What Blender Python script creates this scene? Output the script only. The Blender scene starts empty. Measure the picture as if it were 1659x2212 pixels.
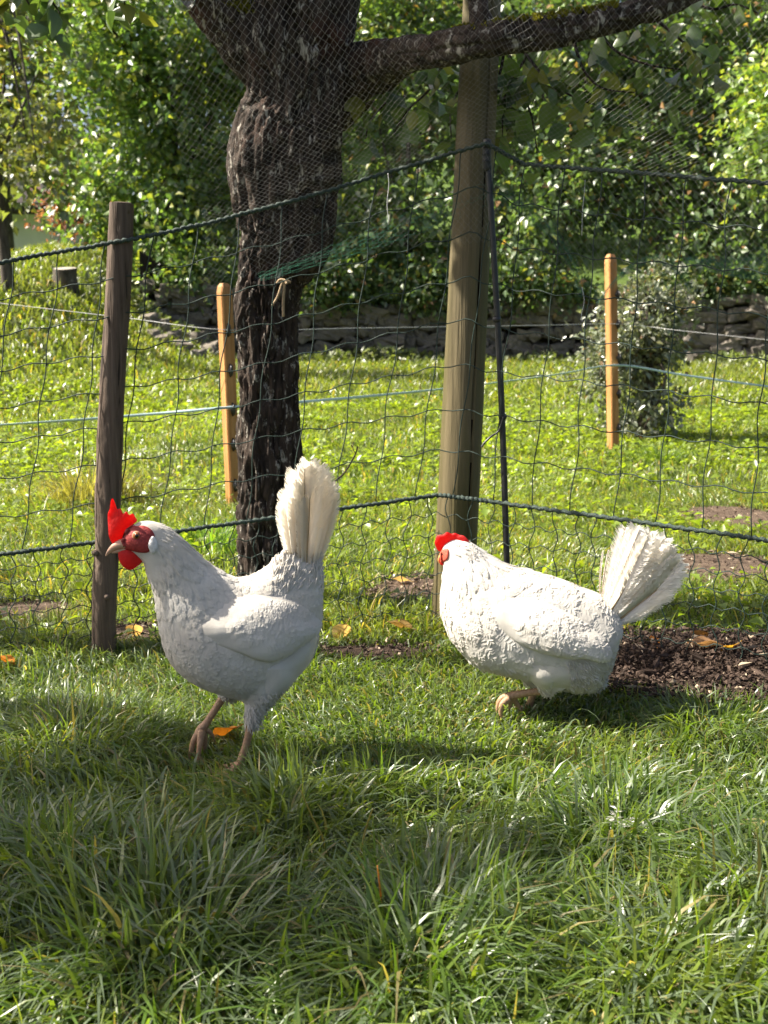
import bpy, math, random
import numpy as np
from mathutils import Vector, Matrix
from mathutils.bvhtree import BVHTree

random.seed(7)
rng = np.random.default_rng(7)
SC = bpy.context.scene
COL = SC.collection
PI = math.pi

# ------------------------------------------------------------------ camera
CAM_H, FPX, IW, IH, HOR = 0.66, 2400.0, 1659.0, 2212.0, 700.0
PITCH = math.atan((IH / 2 - HOR) / FPX)
cam = bpy.data.cameras.new('camera')
cam.sensor_fit = 'VERTICAL'
cam.sensor_height = 36.0
cam.lens = 36.0 * FPX / IH
cam.clip_start, cam.clip_end = 0.05, 500
cam.dof.use_dof = True
cam.dof.focus_distance = 1.68
cam.dof.aperture_fstop = 11.0
camo = bpy.data.objects.new('camera', cam)
camo.location = (0, 0, CAM_H)
camo.rotation_euler = (PI / 2 - PITCH, 0, 0)
COL.objects.link(camo)
SC.camera = camo

# ------------------------------------------------------------------ light
SUN_EL, SUN_BACK = math.radians(46), math.radians(6)   # elevation; how far behind the pure left
SUN = Vector((-math.cos(SUN_BACK) * math.cos(SUN_EL), math.sin(SUN_BACK) * math.cos(SUN_EL), math.sin(SUN_EL)))
world = bpy.data.worlds.new('World')
SC.world = world
world.use_nodes = True
wn = world.node_tree
sky = wn.nodes.new('ShaderNodeTexSky')
sky.sky_type = 'NISHITA'
sky.sun_disc = False
sky.air_density, sky.dust_density, sky.ozone_density = 0.7, 4.5, 0.3
sky.sun_elevation = SUN_EL
sky.sun_rotation = math.atan2(SUN.x, SUN.y)
wn.links.new(sky.outputs[0], wn.nodes['Background'].inputs[0])
wn.nodes['Background'].inputs[1].default_value = 0.075
sun = bpy.data.lights.new('sun', 'SUN')
sun.energy = 5.0
sun.angle = math.radians(0.55)
sun.color = (1.0, 0.93, 0.80)
suno = bpy.data.objects.new('sun', sun)
suno.rotation_euler = SUN.to_track_quat('Z', 'Y').to_euler()
suno.location = (-6, 3, 8)
COL.objects.link(suno)
vs = SC.view_settings
vs.view_transform = 'Standard'
vs.look = 'None'
vs.gamma = 1
vs.use_curve_mapping = False
vs.exposure = 1.58
SC.cycles.use_denoising = True
SC.cycles.max_bounces = 8
SC.cycles.transparent_max_bounces = 8

# ------------------------------------------------------------------ projection helpers (turn a measured bearing into a place)
CP, SP = math.cos(PITCH), math.sin(PITCH)


def ray(u, v):
    a, b = (u - IW / 2) / FPX, -(v - IH / 2) / FPX
    return Vector((a, CP + b * SP, -SP + b * CP))


def at(u, v, Y):
    d = ray(u, v)
    t = Y / d.y
    return Vector((d.x * t, Y, CAM_H + d.z * t))


def proj(P):
    P = np.asarray(P, float)
    x, y, z = P[..., 0], P[..., 1], P[..., 2] - CAM_H
    f = y * CP - z * SP
    f = np.where(np.abs(f) < 1e-6, 1e-6, f)
    up = y * SP + z * CP
    return IW / 2 + FPX * x / f, IH / 2 - FPX * up / f, f


# ------------------------------------------------------------------ noise
def _hash(i, j, k):
    n = (i * 374761393 + j * 668265263 + k * 2147483647 % 4294967291).astype(np.int64)
    n = (n ^ (n >> 13)) * 1274126177
    n = n & 0x7fffffff
    n = (n ^ (n >> 16)) * 60493 & 0x7fffffff
    return (n & 0xffff) / 65535.0


def vnoise(x, y, z=0.0):
    x, y, z = np.broadcast_arrays(np.asarray(x, float), np.asarray(y, float), np.asarray(z, float))
    i, j, k = np.floor(x).astype(np.int64), np.floor(y).astype(np.int64), np.floor(z).astype(np.int64)
    fx, fy, fz = x - i, y - j, z - k
    fx, fy, fz = [t * t * (3 - 2 * t) for t in (fx, fy, fz)]
    r = 0
    for a in (0, 1):
        for b in (0, 1):
            for c in (0, 1):
                w = (fx if a else 1 - fx) * (fy if b else 1 - fy) * (fz if c else 1 - fz)
                r = r + w * _hash(i + a, j + b, k + c)
    return r


def fbm(x, y, z=0.0, o=4):
    r, a, s = 0, 0.5, 1.0
    for q in range(o):
        r = r + a * vnoise(x * s + 17.3 * q, y * s + 5.1 * q, z * s + 9.7 * q)
        a *= 0.5
        s *= 2.03
    return r


def sstep(a, b, x):
    t = np.clip((np.asarray(x, float) - a) / (b - a), 0, 1)
    return t * t * (3 - 2 * t)


# ------------------------------------------------------------------ ground height
def wall_y(x):
    return 13.0 - 0.03 * np.asarray(x) ** 2 - 0.25 * sstep(-2.0, -4.0, x)


def gz(x, y):
    x, y = np.asarray(x, float), np.asarray(y, float)
    z = 0.022 * (fbm(x * 2.3, y * 2.3, 0.5, 3) - 0.44) + 0.0 * x
    far = sstep(2.5, 5, y)
    z = z + far * 0.10 * (fbm(x * 0.7, y * 0.7, 3.3, 3) - 0.44)
    z = z + 0.20 * sstep(5.0, 13, y)
    bank = sstep(-1.3, -4.3, x) * sstep(5.5, 14.0, y) * (1 - 0.34 * sstep(-3.4, -4.9, x))
    z = z + 1.55 * bank
    wy = wall_y(x)
    z = z + 0.75 * sstep(0.12, 0.4, y - wy) * (1 - sstep(-2.0, -3.2, x))
    z = z + 14.0 * sstep(22, 75, y) ** 1.2 * (0.4 + 0.6 * sstep(-14, -4, x)) + 2.0 * sstep(14, 24, y) * sstep(-6, 0, x)
    z = z + 0.045 * np.exp(-(((x - 0.80) / 0.42) ** 2 + ((y - 2.02) / 0.16) ** 2))
    return z


def gnd(u, v):
    d = ray(u, v)
    t = 0.3
    prev = t
    while t < 80:
        x, y, z = d.x * t, d.y * t, CAM_H + d.z * t
        if z < float(gz(x, y)):
            break
        prev = t
        t *= 1.03
    for _ in range(30):
        m = (prev + t) / 2
        if CAM_H + d.z * m < float(gz(d.x * m, d.y * m)):
            t = m
        else:
            prev = m
    return Vector((d.x * t, d.y * t, float(gz(d.x * t, d.y * t))))


# ------------------------------------------------------------------ mesh helpers
def mesh_np(name, V, F, mats, smooth=True, col=None, fmat=None):
    """V (n,3); F = list of integer arrays (m,k)"""
    V = np.asarray(V, np.float32)
    if not isinstance(F, list):
        F = [F]
    F = [np.asarray(f, np.int32) for f in F if len(f)]
    me = bpy.data.meshes.new(name)
    me.vertices.add(len(V))
    me.vertices.foreach_set('co', V.ravel())
    tot = sum(f.size for f in F)
    npoly = sum(len(f) for f in F)
    me.loops.add(tot)
    me.polygons.add(npoly)
    me.loops.foreach_set('vertex_index', np.concatenate([f.ravel() for f in F]))
    starts, s = [], 0
    for f in F:
        starts.append(s + np.arange(len(f)) * f.shape[1])
        s += f.size
    me.polygons.foreach_set('loop_start', np.concatenate(starts).astype(np.int32))
    if not isinstance(mats, (list, tuple)):
        mats = [mats]
    for m in mats:
        me.materials.append(m)
    if fmat is not None:
        me.polygons.foreach_set('material_index', np.asarray(fmat, np.int32))
    me.polygons.foreach_set('use_smooth', np.full(npoly, bool(smooth)))
    if col is not None:
        a = me.attributes.new('Col', 'FLOAT_COLOR', 'POINT')
        c = np.ones((len(V), 4), np.float32)
        c[:, :3] = col
        a.data.foreach_set('color', c.ravel())
    me.update(calc_edges=True)
    me.validate()
    return me


def link(name, me, parent=None, loc=None):
    o = bpy.data.objects.new(name, me)
    COL.objects.link(o)
    if parent is not None:
        o.parent = parent
        o.matrix_parent_inverse = Matrix.Identity(4)
    if loc is not None:
        o.location = loc
    return o


def thing(name, label, cat, loc=(0, 0, 0), group=None, rot=(0, 0, 0)):
    o = bpy.data.objects.new(name, None)
    o.empty_display_size = 0.05
    COL.objects.link(o)
    o.location = loc
    o.rotation_euler = rot
    return tag(o, label, cat, group)


def tag(o, label, cat=None, group=None, kind=None):
    if label:
        o['label'] = label
    if cat:
        o['category'] = cat
    if group:
        o['group'] = group
    if kind:
        o['kind'] = kind
    return o


def tube_np(pts, rad, n=8, caps=True):
    """tube along pts (k,3) with radii (k,) -> V, F(list)"""
    P = np.asarray([tuple(p) for p in pts], float)
    k = len(P)
    R = np.broadcast_to(np.asarray(rad, float), (k,))
    T = np.gradient(P, axis=0)
    T /= np.linalg.norm(T, axis=1)[:, None] + 1e-12
    ref = np.array([0, 0, 1.0]) if abs(T[0, 2]) < 0.9 else np.array([1.0, 0, 0])
    N = np.cross(T[0], ref)
    N /= np.linalg.norm(N)
    Ns = []
    for i in range(k):
        N = N - T[i] * np.dot(N, T[i])
        N /= np.linalg.norm(N) + 1e-12
        Ns.append(N.copy())
    Ns = np.array(Ns)
    B = np.cross(T, Ns)
    a = np.arange(n) / n * 2 * PI
    V = P[:, None, :] + R[:, None, None] * (np.cos(a)[None, :, None] * Ns[:, None, :] + np.sin(a)[None, :, None] * B[:, None, :])
    V = V.reshape(-1, 3)
    i = np.arange(k - 1)[:, None] * n
    j = np.arange(n)[None, :]
    j2 = (j + 1) % n
    F = np.stack([i + j, i + j2, i + n + j2, i + n + j], -1).reshape(-1, 4)
    out = [F]
    if caps:
        V = np.vstack([V, P[:1], P[-1:]])
        c0, c1 = len(V) - 2, len(V) - 1
        jj = np.arange(n)
        out.append(np.vstack([np.stack([np.full(n, c0), (jj + 1) % n, jj], -1),
                              np.stack([np.full(n, c1), (k - 1) * n + jj, (k - 1) * n + (jj + 1) % n], -1)]))
    return V, out


class MB:
    """collects geometry into ONE mesh"""
    def __init__(self):
        self.V, self.F, self.n, self.C, self.M = [], {}, 0, [], {}

    def add(self, V, F, col=None, mi=0):
        V = np.asarray(V, float)
        for f in (F if isinstance(F, list) else [F]):
            f = np.asarray(f)
            if len(f):
                self.F.setdefault(f.shape[1], []).append(f + self.n)
                self.M.setdefault(f.shape[1], []).append(np.full(len(f), mi))
        self.V.append(V)
        self.C.append(np.broadcast_to(np.asarray(col if col is not None else (1, 1, 1), float), (len(V), 3)))
        self.n += len(V)
        return self

    def tube(self, pts, rad, n=8, caps=True, col=None, mi=0):
        V, F = tube_np(pts, rad, n, caps)
        return self.add(V, F, col, mi)

    def box(self, c, s, rz=0, mi=0, bev=0.0):
        x, y, z = s[0] / 2, s[1] / 2, s[2] / 2
        V = np.array([(a * x, b * y, g * z) for g in (-1, 1) for b in (-1, 1) for a in (-1, 1)])
        cz, sz = math.cos(rz), math.sin(rz)
        V = np.stack([V[:, 0] * cz - V[:, 1] * sz + c[0], V[:, 0] * sz + V[:, 1] * cz + c[1], V[:, 2] + c[2]], -1)
        return self.add(V, np.array([(0, 2, 3, 1), (4, 5, 7, 6), (0, 1, 5, 4), (2, 6, 7, 3), (0, 4, 6, 2), (1, 3, 7, 5)]), mi=mi)

    def mesh(self, name, mats, smooth=True, col=False):
        V = np.vstack(self.V)
        F = [np.vstack(self.F[k]) for k in self.F]
        M = np.concatenate([np.concatenate(self.M[k]) for k in self.F])
        return mesh_np(name, V, F, mats, smooth, np.vstack(self.C) if col else None, M)

    def build(self, name, mats, parent=None, smooth=True, col=False, loc=None):
        return link(name, self.mesh(name, mats, smooth, col), parent, loc)


def crom(P, n):
    """Catmull-Rom resample rows of P to n rows"""
    P = np.asarray(P, float)
    k = len(P)
    t = np.linspace(0, k - 1, n)
    i = np.clip(np.floor(t).astype(int), 0, k - 2)
    f = (t - i)[:, None]
    g = lambda q: P[np.clip(q, 0, k - 1)]
    p0, p1, p2, p3 = g(i - 1), g(i), g(i + 1), g(i + 2)
    return 0.5 * (2 * p1 + (p2 - p0) * f + (2 * p0 - 5 * p1 + 4 * p2 - p3) * f ** 2 + (3 * p1 - p0 - 3 * p2 + p3) * f ** 3)


# ------------------------------------------------------------------ materials
class NT:
    def __init__(self, name):
        self.m = bpy.data.materials.new(name)
        self.m.use_nodes = True
        self.t = self.m.node_tree
        self.bsdf = self.t.nodes['Principled BSDF']
        self.out = self.t.nodes['Material Output']

    def n(self, typ, **kw):
        nd = self.t.nodes.new(typ)
        for k, v in kw.items():
            setattr(nd, k, v)
        return nd

    def l(self, a, b):
        self.t.links.new(a, b)

    def coord(self, scale=(1, 1, 1), kind='Object'):
        tc = self.n('ShaderNodeTexCoord')
        mp = self.n('ShaderNodeMapping')
        mp.inputs['Scale'].default_value = scale
        self.l(tc.outputs[kind], mp.inputs['Vector'])
        return mp.outputs['Vector']

    def noise(self, vec, scale, detail=4, rough=0.55, dist=0.0):
        nd = self.n('ShaderNodeTexNoise')
        nd.inputs['Scale'].default_value = scale
        nd.inputs['Detail'].default_value = detail
        nd.inputs['Roughness'].default_value = rough
        nd.inputs['Distortion'].default_value = dist
        self.l(vec, nd.inputs['Vector'])
        return nd.outputs['Fac']

    def ramp(self, fac, stops):
        nd = self.n('ShaderNodeValToRGB')
        el = nd.color_ramp.elements
        while len(el) < len(stops):
            el.new(0.5)
        for e, (p, c) in zip(el, stops):
            e.position = p
            e.color = (c[0], c[1], c[2], 1) if not isinstance(c, (int, float)) else (c, c, c, 1)
        self.l(fac, nd.inputs['Fac'])
        return nd.outputs['Color']

    def mix(self, fac, a, b, blend='MIX'):
        nd = self.n('ShaderNodeMix', data_type='RGBA', blend_type=blend)
        for sock, v in ((nd.inputs[0], fac), (nd.inputs[6], a), (nd.inputs[7], b)):
            if isinstance(v, (int, float)):
                sock.default_value = v
            elif isinstance(v, tuple):
                sock.default_value = (v[0], v[1], v[2], 1)
            else:
                self.l(v, sock)
        return nd.outputs[2]

    def bump(self, h, strength=0.5, dist=0.01):
        nd = self.n('ShaderNodeBump')
        nd.inputs['Strength'].default_value = strength
        nd.inputs['Distance'].default_value = dist
        self.l(h, nd.inputs['Height'])
        self.l(nd.outputs[0], self.bsdf.inputs['Normal'])
        return nd.outputs[0]

    def base(self, c):
        if isinstance(c, tuple):
            self.bsdf.inputs['Base Color'].default_value = (c[0], c[1], c[2], 1)
        else:
            self.l(c, self.bsdf.inputs['Base Color'])

    def set(self, **kw):
        for k, v in kw.items():
            self.bsdf.inputs[k.replace('_', ' ')].default_value = v
        return self

    def translucent(self, color, fac, normal=None):
        tr = self.n('ShaderNodeBsdfTranslucent')
        if isinstance(color, tuple):
            tr.inputs['Color'].default_value = (*color, 1)
        else:
            self.l(color, tr.inputs['Color'])
        if normal is not None:
            self.l(normal, tr.inputs['Normal'])
        mx = self.n('ShaderNodeMixShader')
        mx.inputs[0].default_value = fac
        self.l(self.bsdf.outputs[0], mx.inputs[1])
        self.l(tr.outputs[0], mx.inputs[2])
        self.l(mx.outputs[0], self.out.inputs['Surface'])


MAT = {}


def attr_leaf(name, rough, fac, tint, spec=0.5, veins=60):
    t = NT(name)
    a = t.n('ShaderNodeAttribute', attribute_name='Col')
    v = t.coord()
    nz = t.noise(v, veins, 3)
    c = t.mix(0.35, a.outputs['Color'], t.ramp(nz, [(0.3, 0.55), (0.7, 1.25)]), 'MULTIPLY')
    t.base(c)
    t.set(Roughness=rough, Specular_IOR_Level=spec)
    t.translucent(t.mix(1.0, a.outputs['Color'], tint, 'MULTIPLY'), fac)
    return t.m


MAT['grass'] = attr_leaf('grass_blade', 0.37, 0.48, (1.65, 1.65, 0.5), 1.0, 40)
MAT['leaf'] = attr_leaf('tree_leaf', 0.40, 0.38, (1.6, 1.7, 0.6), 1.0, 25)
MAT['silver_leaf'] = attr_leaf('shrub_leaf', 0.3, 0.25, (1.4, 1.5, 0.7), 0.8, 40)
MAT['dry_leaf'] = attr_leaf('fallen_leaf', 0.5, 0.45, (1.5, 1.3, 0.8), 0.4, 90)
MAT['moss'] = attr_leaf('moss', 0.8, 0.3, (1.6, 1.6, 0.6), 0.2, 90)


def bark(name, dark, mid, lichen, amount, s=1.0, lsc=34, red=(0.10, 0.035, 0.02)):
    t = NT(name)
    v = t.coord((9 * s, 9 * s, 2.2 * s))
    v2 = t.coord((s, s, s))
    ridge = t.noise(v, 6, 8, 0.65, 0.6)
    patch = t.noise(t.coord((1.0 * s, 1.0 * s, 0.45 * s)), lsc, 7, 0.72, 0.6)
    big = t.noise(v2, 4.5, 3)
    c = t.mix(t.ramp(ridge, [(0.38, 0.0), (0.62, 1.0)]), dark, mid)
    c = t.mix(t.ramp(big, [(0.60, 0.0), (0.72, 0.55)]), c, red)
    c = t.mix(t.ramp(patch, [(amount, 0.0), (amount + 0.06, 0.85)]), c, lichen)
    t.base(c)
    t.set(Roughness=0.85, Specular_IOR_Level=0.25)
    h = t.mix(0.35, ridge, patch)
    t.bump(h, 0.9, 0.012)
    return t.m


MAT['bark'] = bark('old_bark', (0.014, 0.010, 0.008), (0.066, 0.047, 0.036), (0.42, 0.39, 0.34), 0.565, 1.0, 60)
MAT['far_bark'] = bark('grey_bark', (0.04, 0.033, 0.027), (0.12, 0.10, 0.08), (0.25, 0.24, 0.20), 0.60, 0.5)


def wood(name, a, b, dark, sx=60, sz=2.5, rough=0.75, crackpos=0.36, stain=0.0, staincol=(0.09, 0.10, 0.03)):
    t = NT(name)
    v = t.coord((sx, sx, sz))
    v2 = t.coord((8, 8, 3))
    g = t.noise(v, 1.0, 6, 0.6, 0.3)
    g2 = t.noise(v2, 1.0, 4)
    c = t.mix(t.ramp(g, [(0.35, 0.0), (0.65, 1.0)]), a, b)
    c = t.mix(t.ramp(g, [(crackpos - 0.06, 1.0), (crackpos, 0.0)]), c, dark)
    c = t.mix(t.ramp(g2, [(0.35, 0.0), (0.75, 0.55)]), c, tuple(0.55 * q for q in a))
    if stain:
        c = t.mix(t.ramp(t.noise(t.coord((10, 10, 1.2)), 1.3, 4), [(0.45, 0.0), (0.62, stain)]), c, staincol)
    t.base(c)
    t.set(Roughness=rough, Specular_IOR_Level=0.3)
    fine = t.noise(t.coord((sx * 4, sx * 4, sz * 3)), 1.0, 4, 0.6)
    t.bump(t.mix(0.4, g, fine), 0.9, 0.006)
    return t.m


MAT['grey_wood'] = wood('weathered_wood', (0.075, 0.050, 0.036), (0.19, 0.14, 0.105), (0.018, 0.012, 0.009), 90, 4.0, 0.8, 0.42)
MAT['post_wood'] = wood('treated_post_wood', (0.105, 0.084, 0.042), (0.175, 0.14, 0.075), (0.05, 0.036, 0.02), 45, 1.8, 0.6, 0.32, 0.9, (0.075, 0.068, 0.018))
MAT['orange_wood'] = wood('larch_wood', (0.40, 0.175, 0.055), (0.56, 0.29, 0.11), (0.22, 0.07, 0.02), 70, 3, 0.55, 0.34)
MAT['stump_top'] = wood('cut_wood', (0.28, 0.25, 0.21), (0.40, 0.37, 0.32), (0.16, 0.13, 0.10), 20, 20)
MAT['twine'] = wood('straw_twine', (0.40, 0.28, 0.16), (0.55, 0.42, 0.27), (0.2, 0.12, 0.06), 300, 300)


def plain(name, c, rough=0.5, spec=0.5, var=0.25, scale=60, metal=0.0, bump=0.0):
    t = NT(name)
    v = t.coord()
    nz = t.noise(v, scale, 4)
    t.base(t.mix(t.ramp(nz, [(0.3, 0.0), (0.7, 1.0)]), tuple(q * (1 - var) for q in c), tuple(min(1, q * (1 + var)) for q in c)))
    t.set(Roughness=rough, Specular_IOR_Level=spec, Metallic=metal)
    if bump:
        t.bump(nz, bump, 0.003)
    return t.m


MAT['net'] = plain('green_black_cord', (0.018, 0.035, 0.028), 0.6, 0.4, 0.5, 200)
MAT['pole'] = plain('black_plastic_pole', (0.022, 0.022, 0.024), 0.4, 0.5, 0.4, 80)
MAT['rope'] = plain('green_rope', (0.035, 0.055, 0.045), 0.7, 0.4, 0.8, 350, 0, 0.8)
MAT['nylon'] = plain('grey_nylon', (0.22, 0.21, 0.20), 0.45, 0.4, 0.2, 100)
MAT['selvage'] = plain('green_nylon', (0.03, 0.16, 0.10), 0.45, 0.5, 0.3, 150)
MAT['tape'] = plain('pale_tape', (0.50, 0.66, 0.70), 0.5, 0.4, 0.12, 300)
MAT['white_line'] = plain('white_line', (0.55, 0.55, 0.55), 0.5, 0.4, 0.15, 300)
MAT['insulator'] = plain('black_insulator', (0.012, 0.012, 0.013), 0.35, 0.5, 0.3, 100)
MAT['crack'] = plain('dark_crack', (0.012, 0.008, 0.005), 0.9, 0.1, 0.3, 60)
MAT['horn'] = plain('beak_horn', (0.55, 0.33, 0.22), 0.4, 0.5, 0.15, 150)
MAT['orange_horn'] = plain('orange_beak_horn', (0.62, 0.28, 0.10), 0.4, 0.5, 0.15, 150)
MAT['claw'] = plain('claw_horn', (0.30, 0.20, 0.13), 0.45, 0.5, 0.2, 150)
MAT['pupil'] = plain('pupil', (0.006, 0.004, 0.003), 0.06, 0.6, 0.0, 10)
MAT['iris'] = plain('iris', (0.30, 0.10, 0.03), 0.15, 0.6, 0.3, 400)
MAT['eyelid'] = plain('eyelid', (0.55, 0.27, 0.17), 0.5, 0.4, 0.2, 300)
MAT['plaster'] = plain('white_plaster', (0.72, 0.72, 0.72), 0.8, 0.2, 0.08, 3)
MAT['roof'] = plain('dark_roof', (0.035, 0.028, 0.026), 0.8, 0.2, 0.4, 6)
MAT['glass_dark'] = plain('window_glass', (0.03, 0.035, 0.04), 0.1, 0.6, 0.1, 3)
MAT['metal_cap'] = plain('bulb_cap', (0.05, 0.05, 0.05), 0.5, 0.5, 0.2, 60)

t = NT('bulb_glass')
t.base((0.95, 0.97, 0.97))
t.set(Roughness=0.02, Transmission_Weight=1.0, IOR=1.45)
MAT['glass'] = t.m


def flesh(name, a, b, rough, trans, scale=220):
    t = NT(name)
    v = t.coord()
    nz = t.noise(v, scale, 3, 0.6)
    t.base(t.mix(t.ramp(nz, [(0.3, 0.0), (0.7, 1.0)]), a, b))
    t.set(Roughness=rough, Specular_IOR_Level=0.45)
    t.bump(nz, 0.55, 0.0015)
    if trans:
        t.translucent(tuple(min(1, q * 1.6) for q in b), trans)
    return t.m


MAT['comb'] = flesh('red_comb', (0.50, 0.010, 0.012), (0.72, 0.035, 0.026), 0.55, 0.45)
MAT['face'] = flesh('red_face_skin', (0.20, 0.016, 0.017), (0.36, 0.036, 0.032), 0.6, 0.0, 320)
MAT['pink_face'] = flesh('pink_face_skin', (0.60, 0.08, 0.05), (0.75, 0.16, 0.09), 0.6, 0.2, 320)
MAT['earlobe'] = flesh('white_earlobe', (0.55, 0.52, 0.50), (0.78, 0.76, 0.74), 0.6, 0.0, 260)
MAT['shank'] = flesh('tan_leg_scales', (0.26, 0.145, 0.08), (0.42, 0.27, 0.16), 0.55, 0.0, 260)


def plumage(name, a, b, trans, sc=(900, 900, 60), stain=(0.55, 0.42, 0.27), samt=0.25):
    t = NT(name)
    v = t.coord(sc)
    f = t.noise(v, 0.5, 3, 0.6)
    v2 = t.coord()
    big = t.noise(v2, 16, 4, 0.6)
    c = t.mix(t.ramp(big, [(0.35, 0.0), (0.7, 1.0)]), a, b)
    c = t.mix(t.ramp(t.noise(v2, 9, 3), [(0.45, 0.0), (0.75, samt)]), c, stain)
    c = t.mix(t.ramp(t.noise(t.coord((30, 30, 14)), 1.0, 5, 0.7), [(0.60, 0.0), (0.78, 0.25)]), c, tuple(0.65 * q for q in a))
    t.base(c)
    t.set(Roughness=0.75, Specular_IOR_Level=0.2, Sheen_Weight=0.15)
    mid = t.noise(t.coord((90, 90, 45)), 1.0, 4, 0.65)
    t.bump(t.mix(0.5, f, mid), 0.28, 0.0018)
    t.translucent((0.9, 0.84, 0.74), trans)
    return t.m


MAT['feather'] = plumage('white_feathers', (0.60, 0.57, 0.52), (0.69, 0.667, 0.625), 0.22, samt=0.25)
MAT['tail'] = plumage('cream_tail_feathers', (0.74, 0.66, 0.54), (0.84, 0.79, 0.70), 0.50, (300, 300, 300), (0.62, 0.45, 0.25), 0.35)
MAT['tail_white'] = plumage('white_tail_feathers', (0.80, 0.77, 0.72), (0.88, 0.86, 0.83), 0.42, (300, 300, 300), (0.60, 0.45, 0.28), 0.18)
MAT['rachis'] = plain('feather_shaft', (0.36, 0.25, 0.14), 0.5, 0.4, 0.15, 100)

# ground
t = NT('meadow_earth')
v = t.coord()
n1 = t.noise(v, 3.0, 6)
n2 = t.noise(v, 40.0, 5, 0.7)
c = t.mix(t.ramp(n1, [(0.40, 0.0), (0.62, 1.0)]), (0.045, 0.062, 0.018), (0.060, 0.080, 0.022))
c = t.mix(t.ramp(n2, [(0.45, 0.0), (0.7, 1.0)]), c, (0.05, 0.045, 0.022))
sep = t.n('ShaderNodeSeparateXYZ')
t.l(v, sep.inputs[0])
mr = t.n('ShaderNodeMapRange')
mr.inputs[1].default_value, mr.inputs[2].default_value = 13.5, 17.0
t.l(sep.outputs['Y'], mr.inputs[0])
c = t.mix(mr.outputs[0], c, (0.085, 0.13, 0.03))
t.base(c)
t.set(Roughness=0.95, Specular_IOR_Level=0.1)
t.bump(n2, 0.8, 0.02)
MAT['earth'] = t.m


def soil(name, a, b, c3):
    t = NT(name)
    v = t.coord()
    n1 = t.noise(v, 55, 7, 0.7)
    n2 = t.noise(v, 140, 4, 0.6)
    c = t.mix(t.ramp(n1, [(0.4, 0.0), (0.65, 1.0)]), a, b)
    c = t.mix(t.ramp(n2, [(0.60, 0.0), (0.70, 0.9)]), c, c3)
    t.base(c)
    t.set(Roughness=0.92, Specular_IOR_Level=0.15)
    t.bump(n1, 0.9, 0.015)
    return t.m


MAT['soil'] = soil('dark_soil', (0.028, 0.018, 0.013), (0.075, 0.050, 0.037), (0.13, 0.10, 0.08))
MAT['chip_soil'] = soil('dry_soil', (0.07, 0.048, 0.034), (0.16, 0.115, 0.085), (0.32, 0.25, 0.19))
a_ = NT('chips')
at_ = a_.n('ShaderNodeAttribute', attribute_name='Col')
a_.base(at_.outputs['Color'])
a_.set(Roughness=0.8, Specular_IOR_Level=0.2)
MAT['chips'] = a_.m


def stone_mat(name, a, b, lich):
    t = NT(name)
    v = t.coord()
    oi = t.n('ShaderNodeObjectInfo')
    n1 = t.noise(v, 9, 6, 0.65)
    n2 = t.noise(v, 30, 5, 0.7)
    c = t.mix(t.ramp(n1, [(0.35, 0.0), (0.65, 1.0)]), a, b)
    c = t.mix(t.ramp(oi.outputs['Random'], [(0.0, 0.0), (1.0, 0.7)]), c, (0.26, 0.225, 0.185))
    c = t.mix(t.ramp(n2, [(0.55, 0.0), (0.64, 0.6)]), c, lich)
    t.base(c)
    t.set(Roughness=0.9, Specular_IOR_Level=0.2)
    t.bump(n2, 0.7, 0.02)
    return t.m


MAT['stone'] = stone_mat('field_stone', (0.085, 0.076, 0.064), (0.20, 0.18, 0.155), (0.36, 0.34, 0.30))
MAT['core'] = soil('wall_core', (0.015, 0.012, 0.010), (0.04, 0.033, 0.026), (0.06, 0.05, 0.04))

# ================================================================== SETTING
# ground: one sheet, finer near the camera
xs = np.concatenate([-np.geomspace(90, 3.2, 26), np.linspace(-3.0, 3.0, 101), np.geomspace(3.2, 90, 26)])
ys = np.concatenate([np.linspace(-8, 0.4, 10), np.linspace(0.5, 6, 90), np.linspace(6.1, 17, 80), np.geomspace(17.5, 130, 30)])
X, Y = np.meshgrid(xs, ys)
V = np.stack([X, Y, gz(X, Y)], -1).reshape(-1, 3)
nx, ny = len(xs), len(ys)
i = (np.arange(ny - 1)[:, None] * nx + np.arange(nx - 1)[None, :]).ravel()
F = np.stack([i, i + 1, i + nx + 1, i + nx], -1)
g = link('ground', mesh_np('ground', V, F, MAT['earth']))
tag(g, 'grassy meadow ground rising gently to the stone wall', 'ground', kind='structure')

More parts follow.
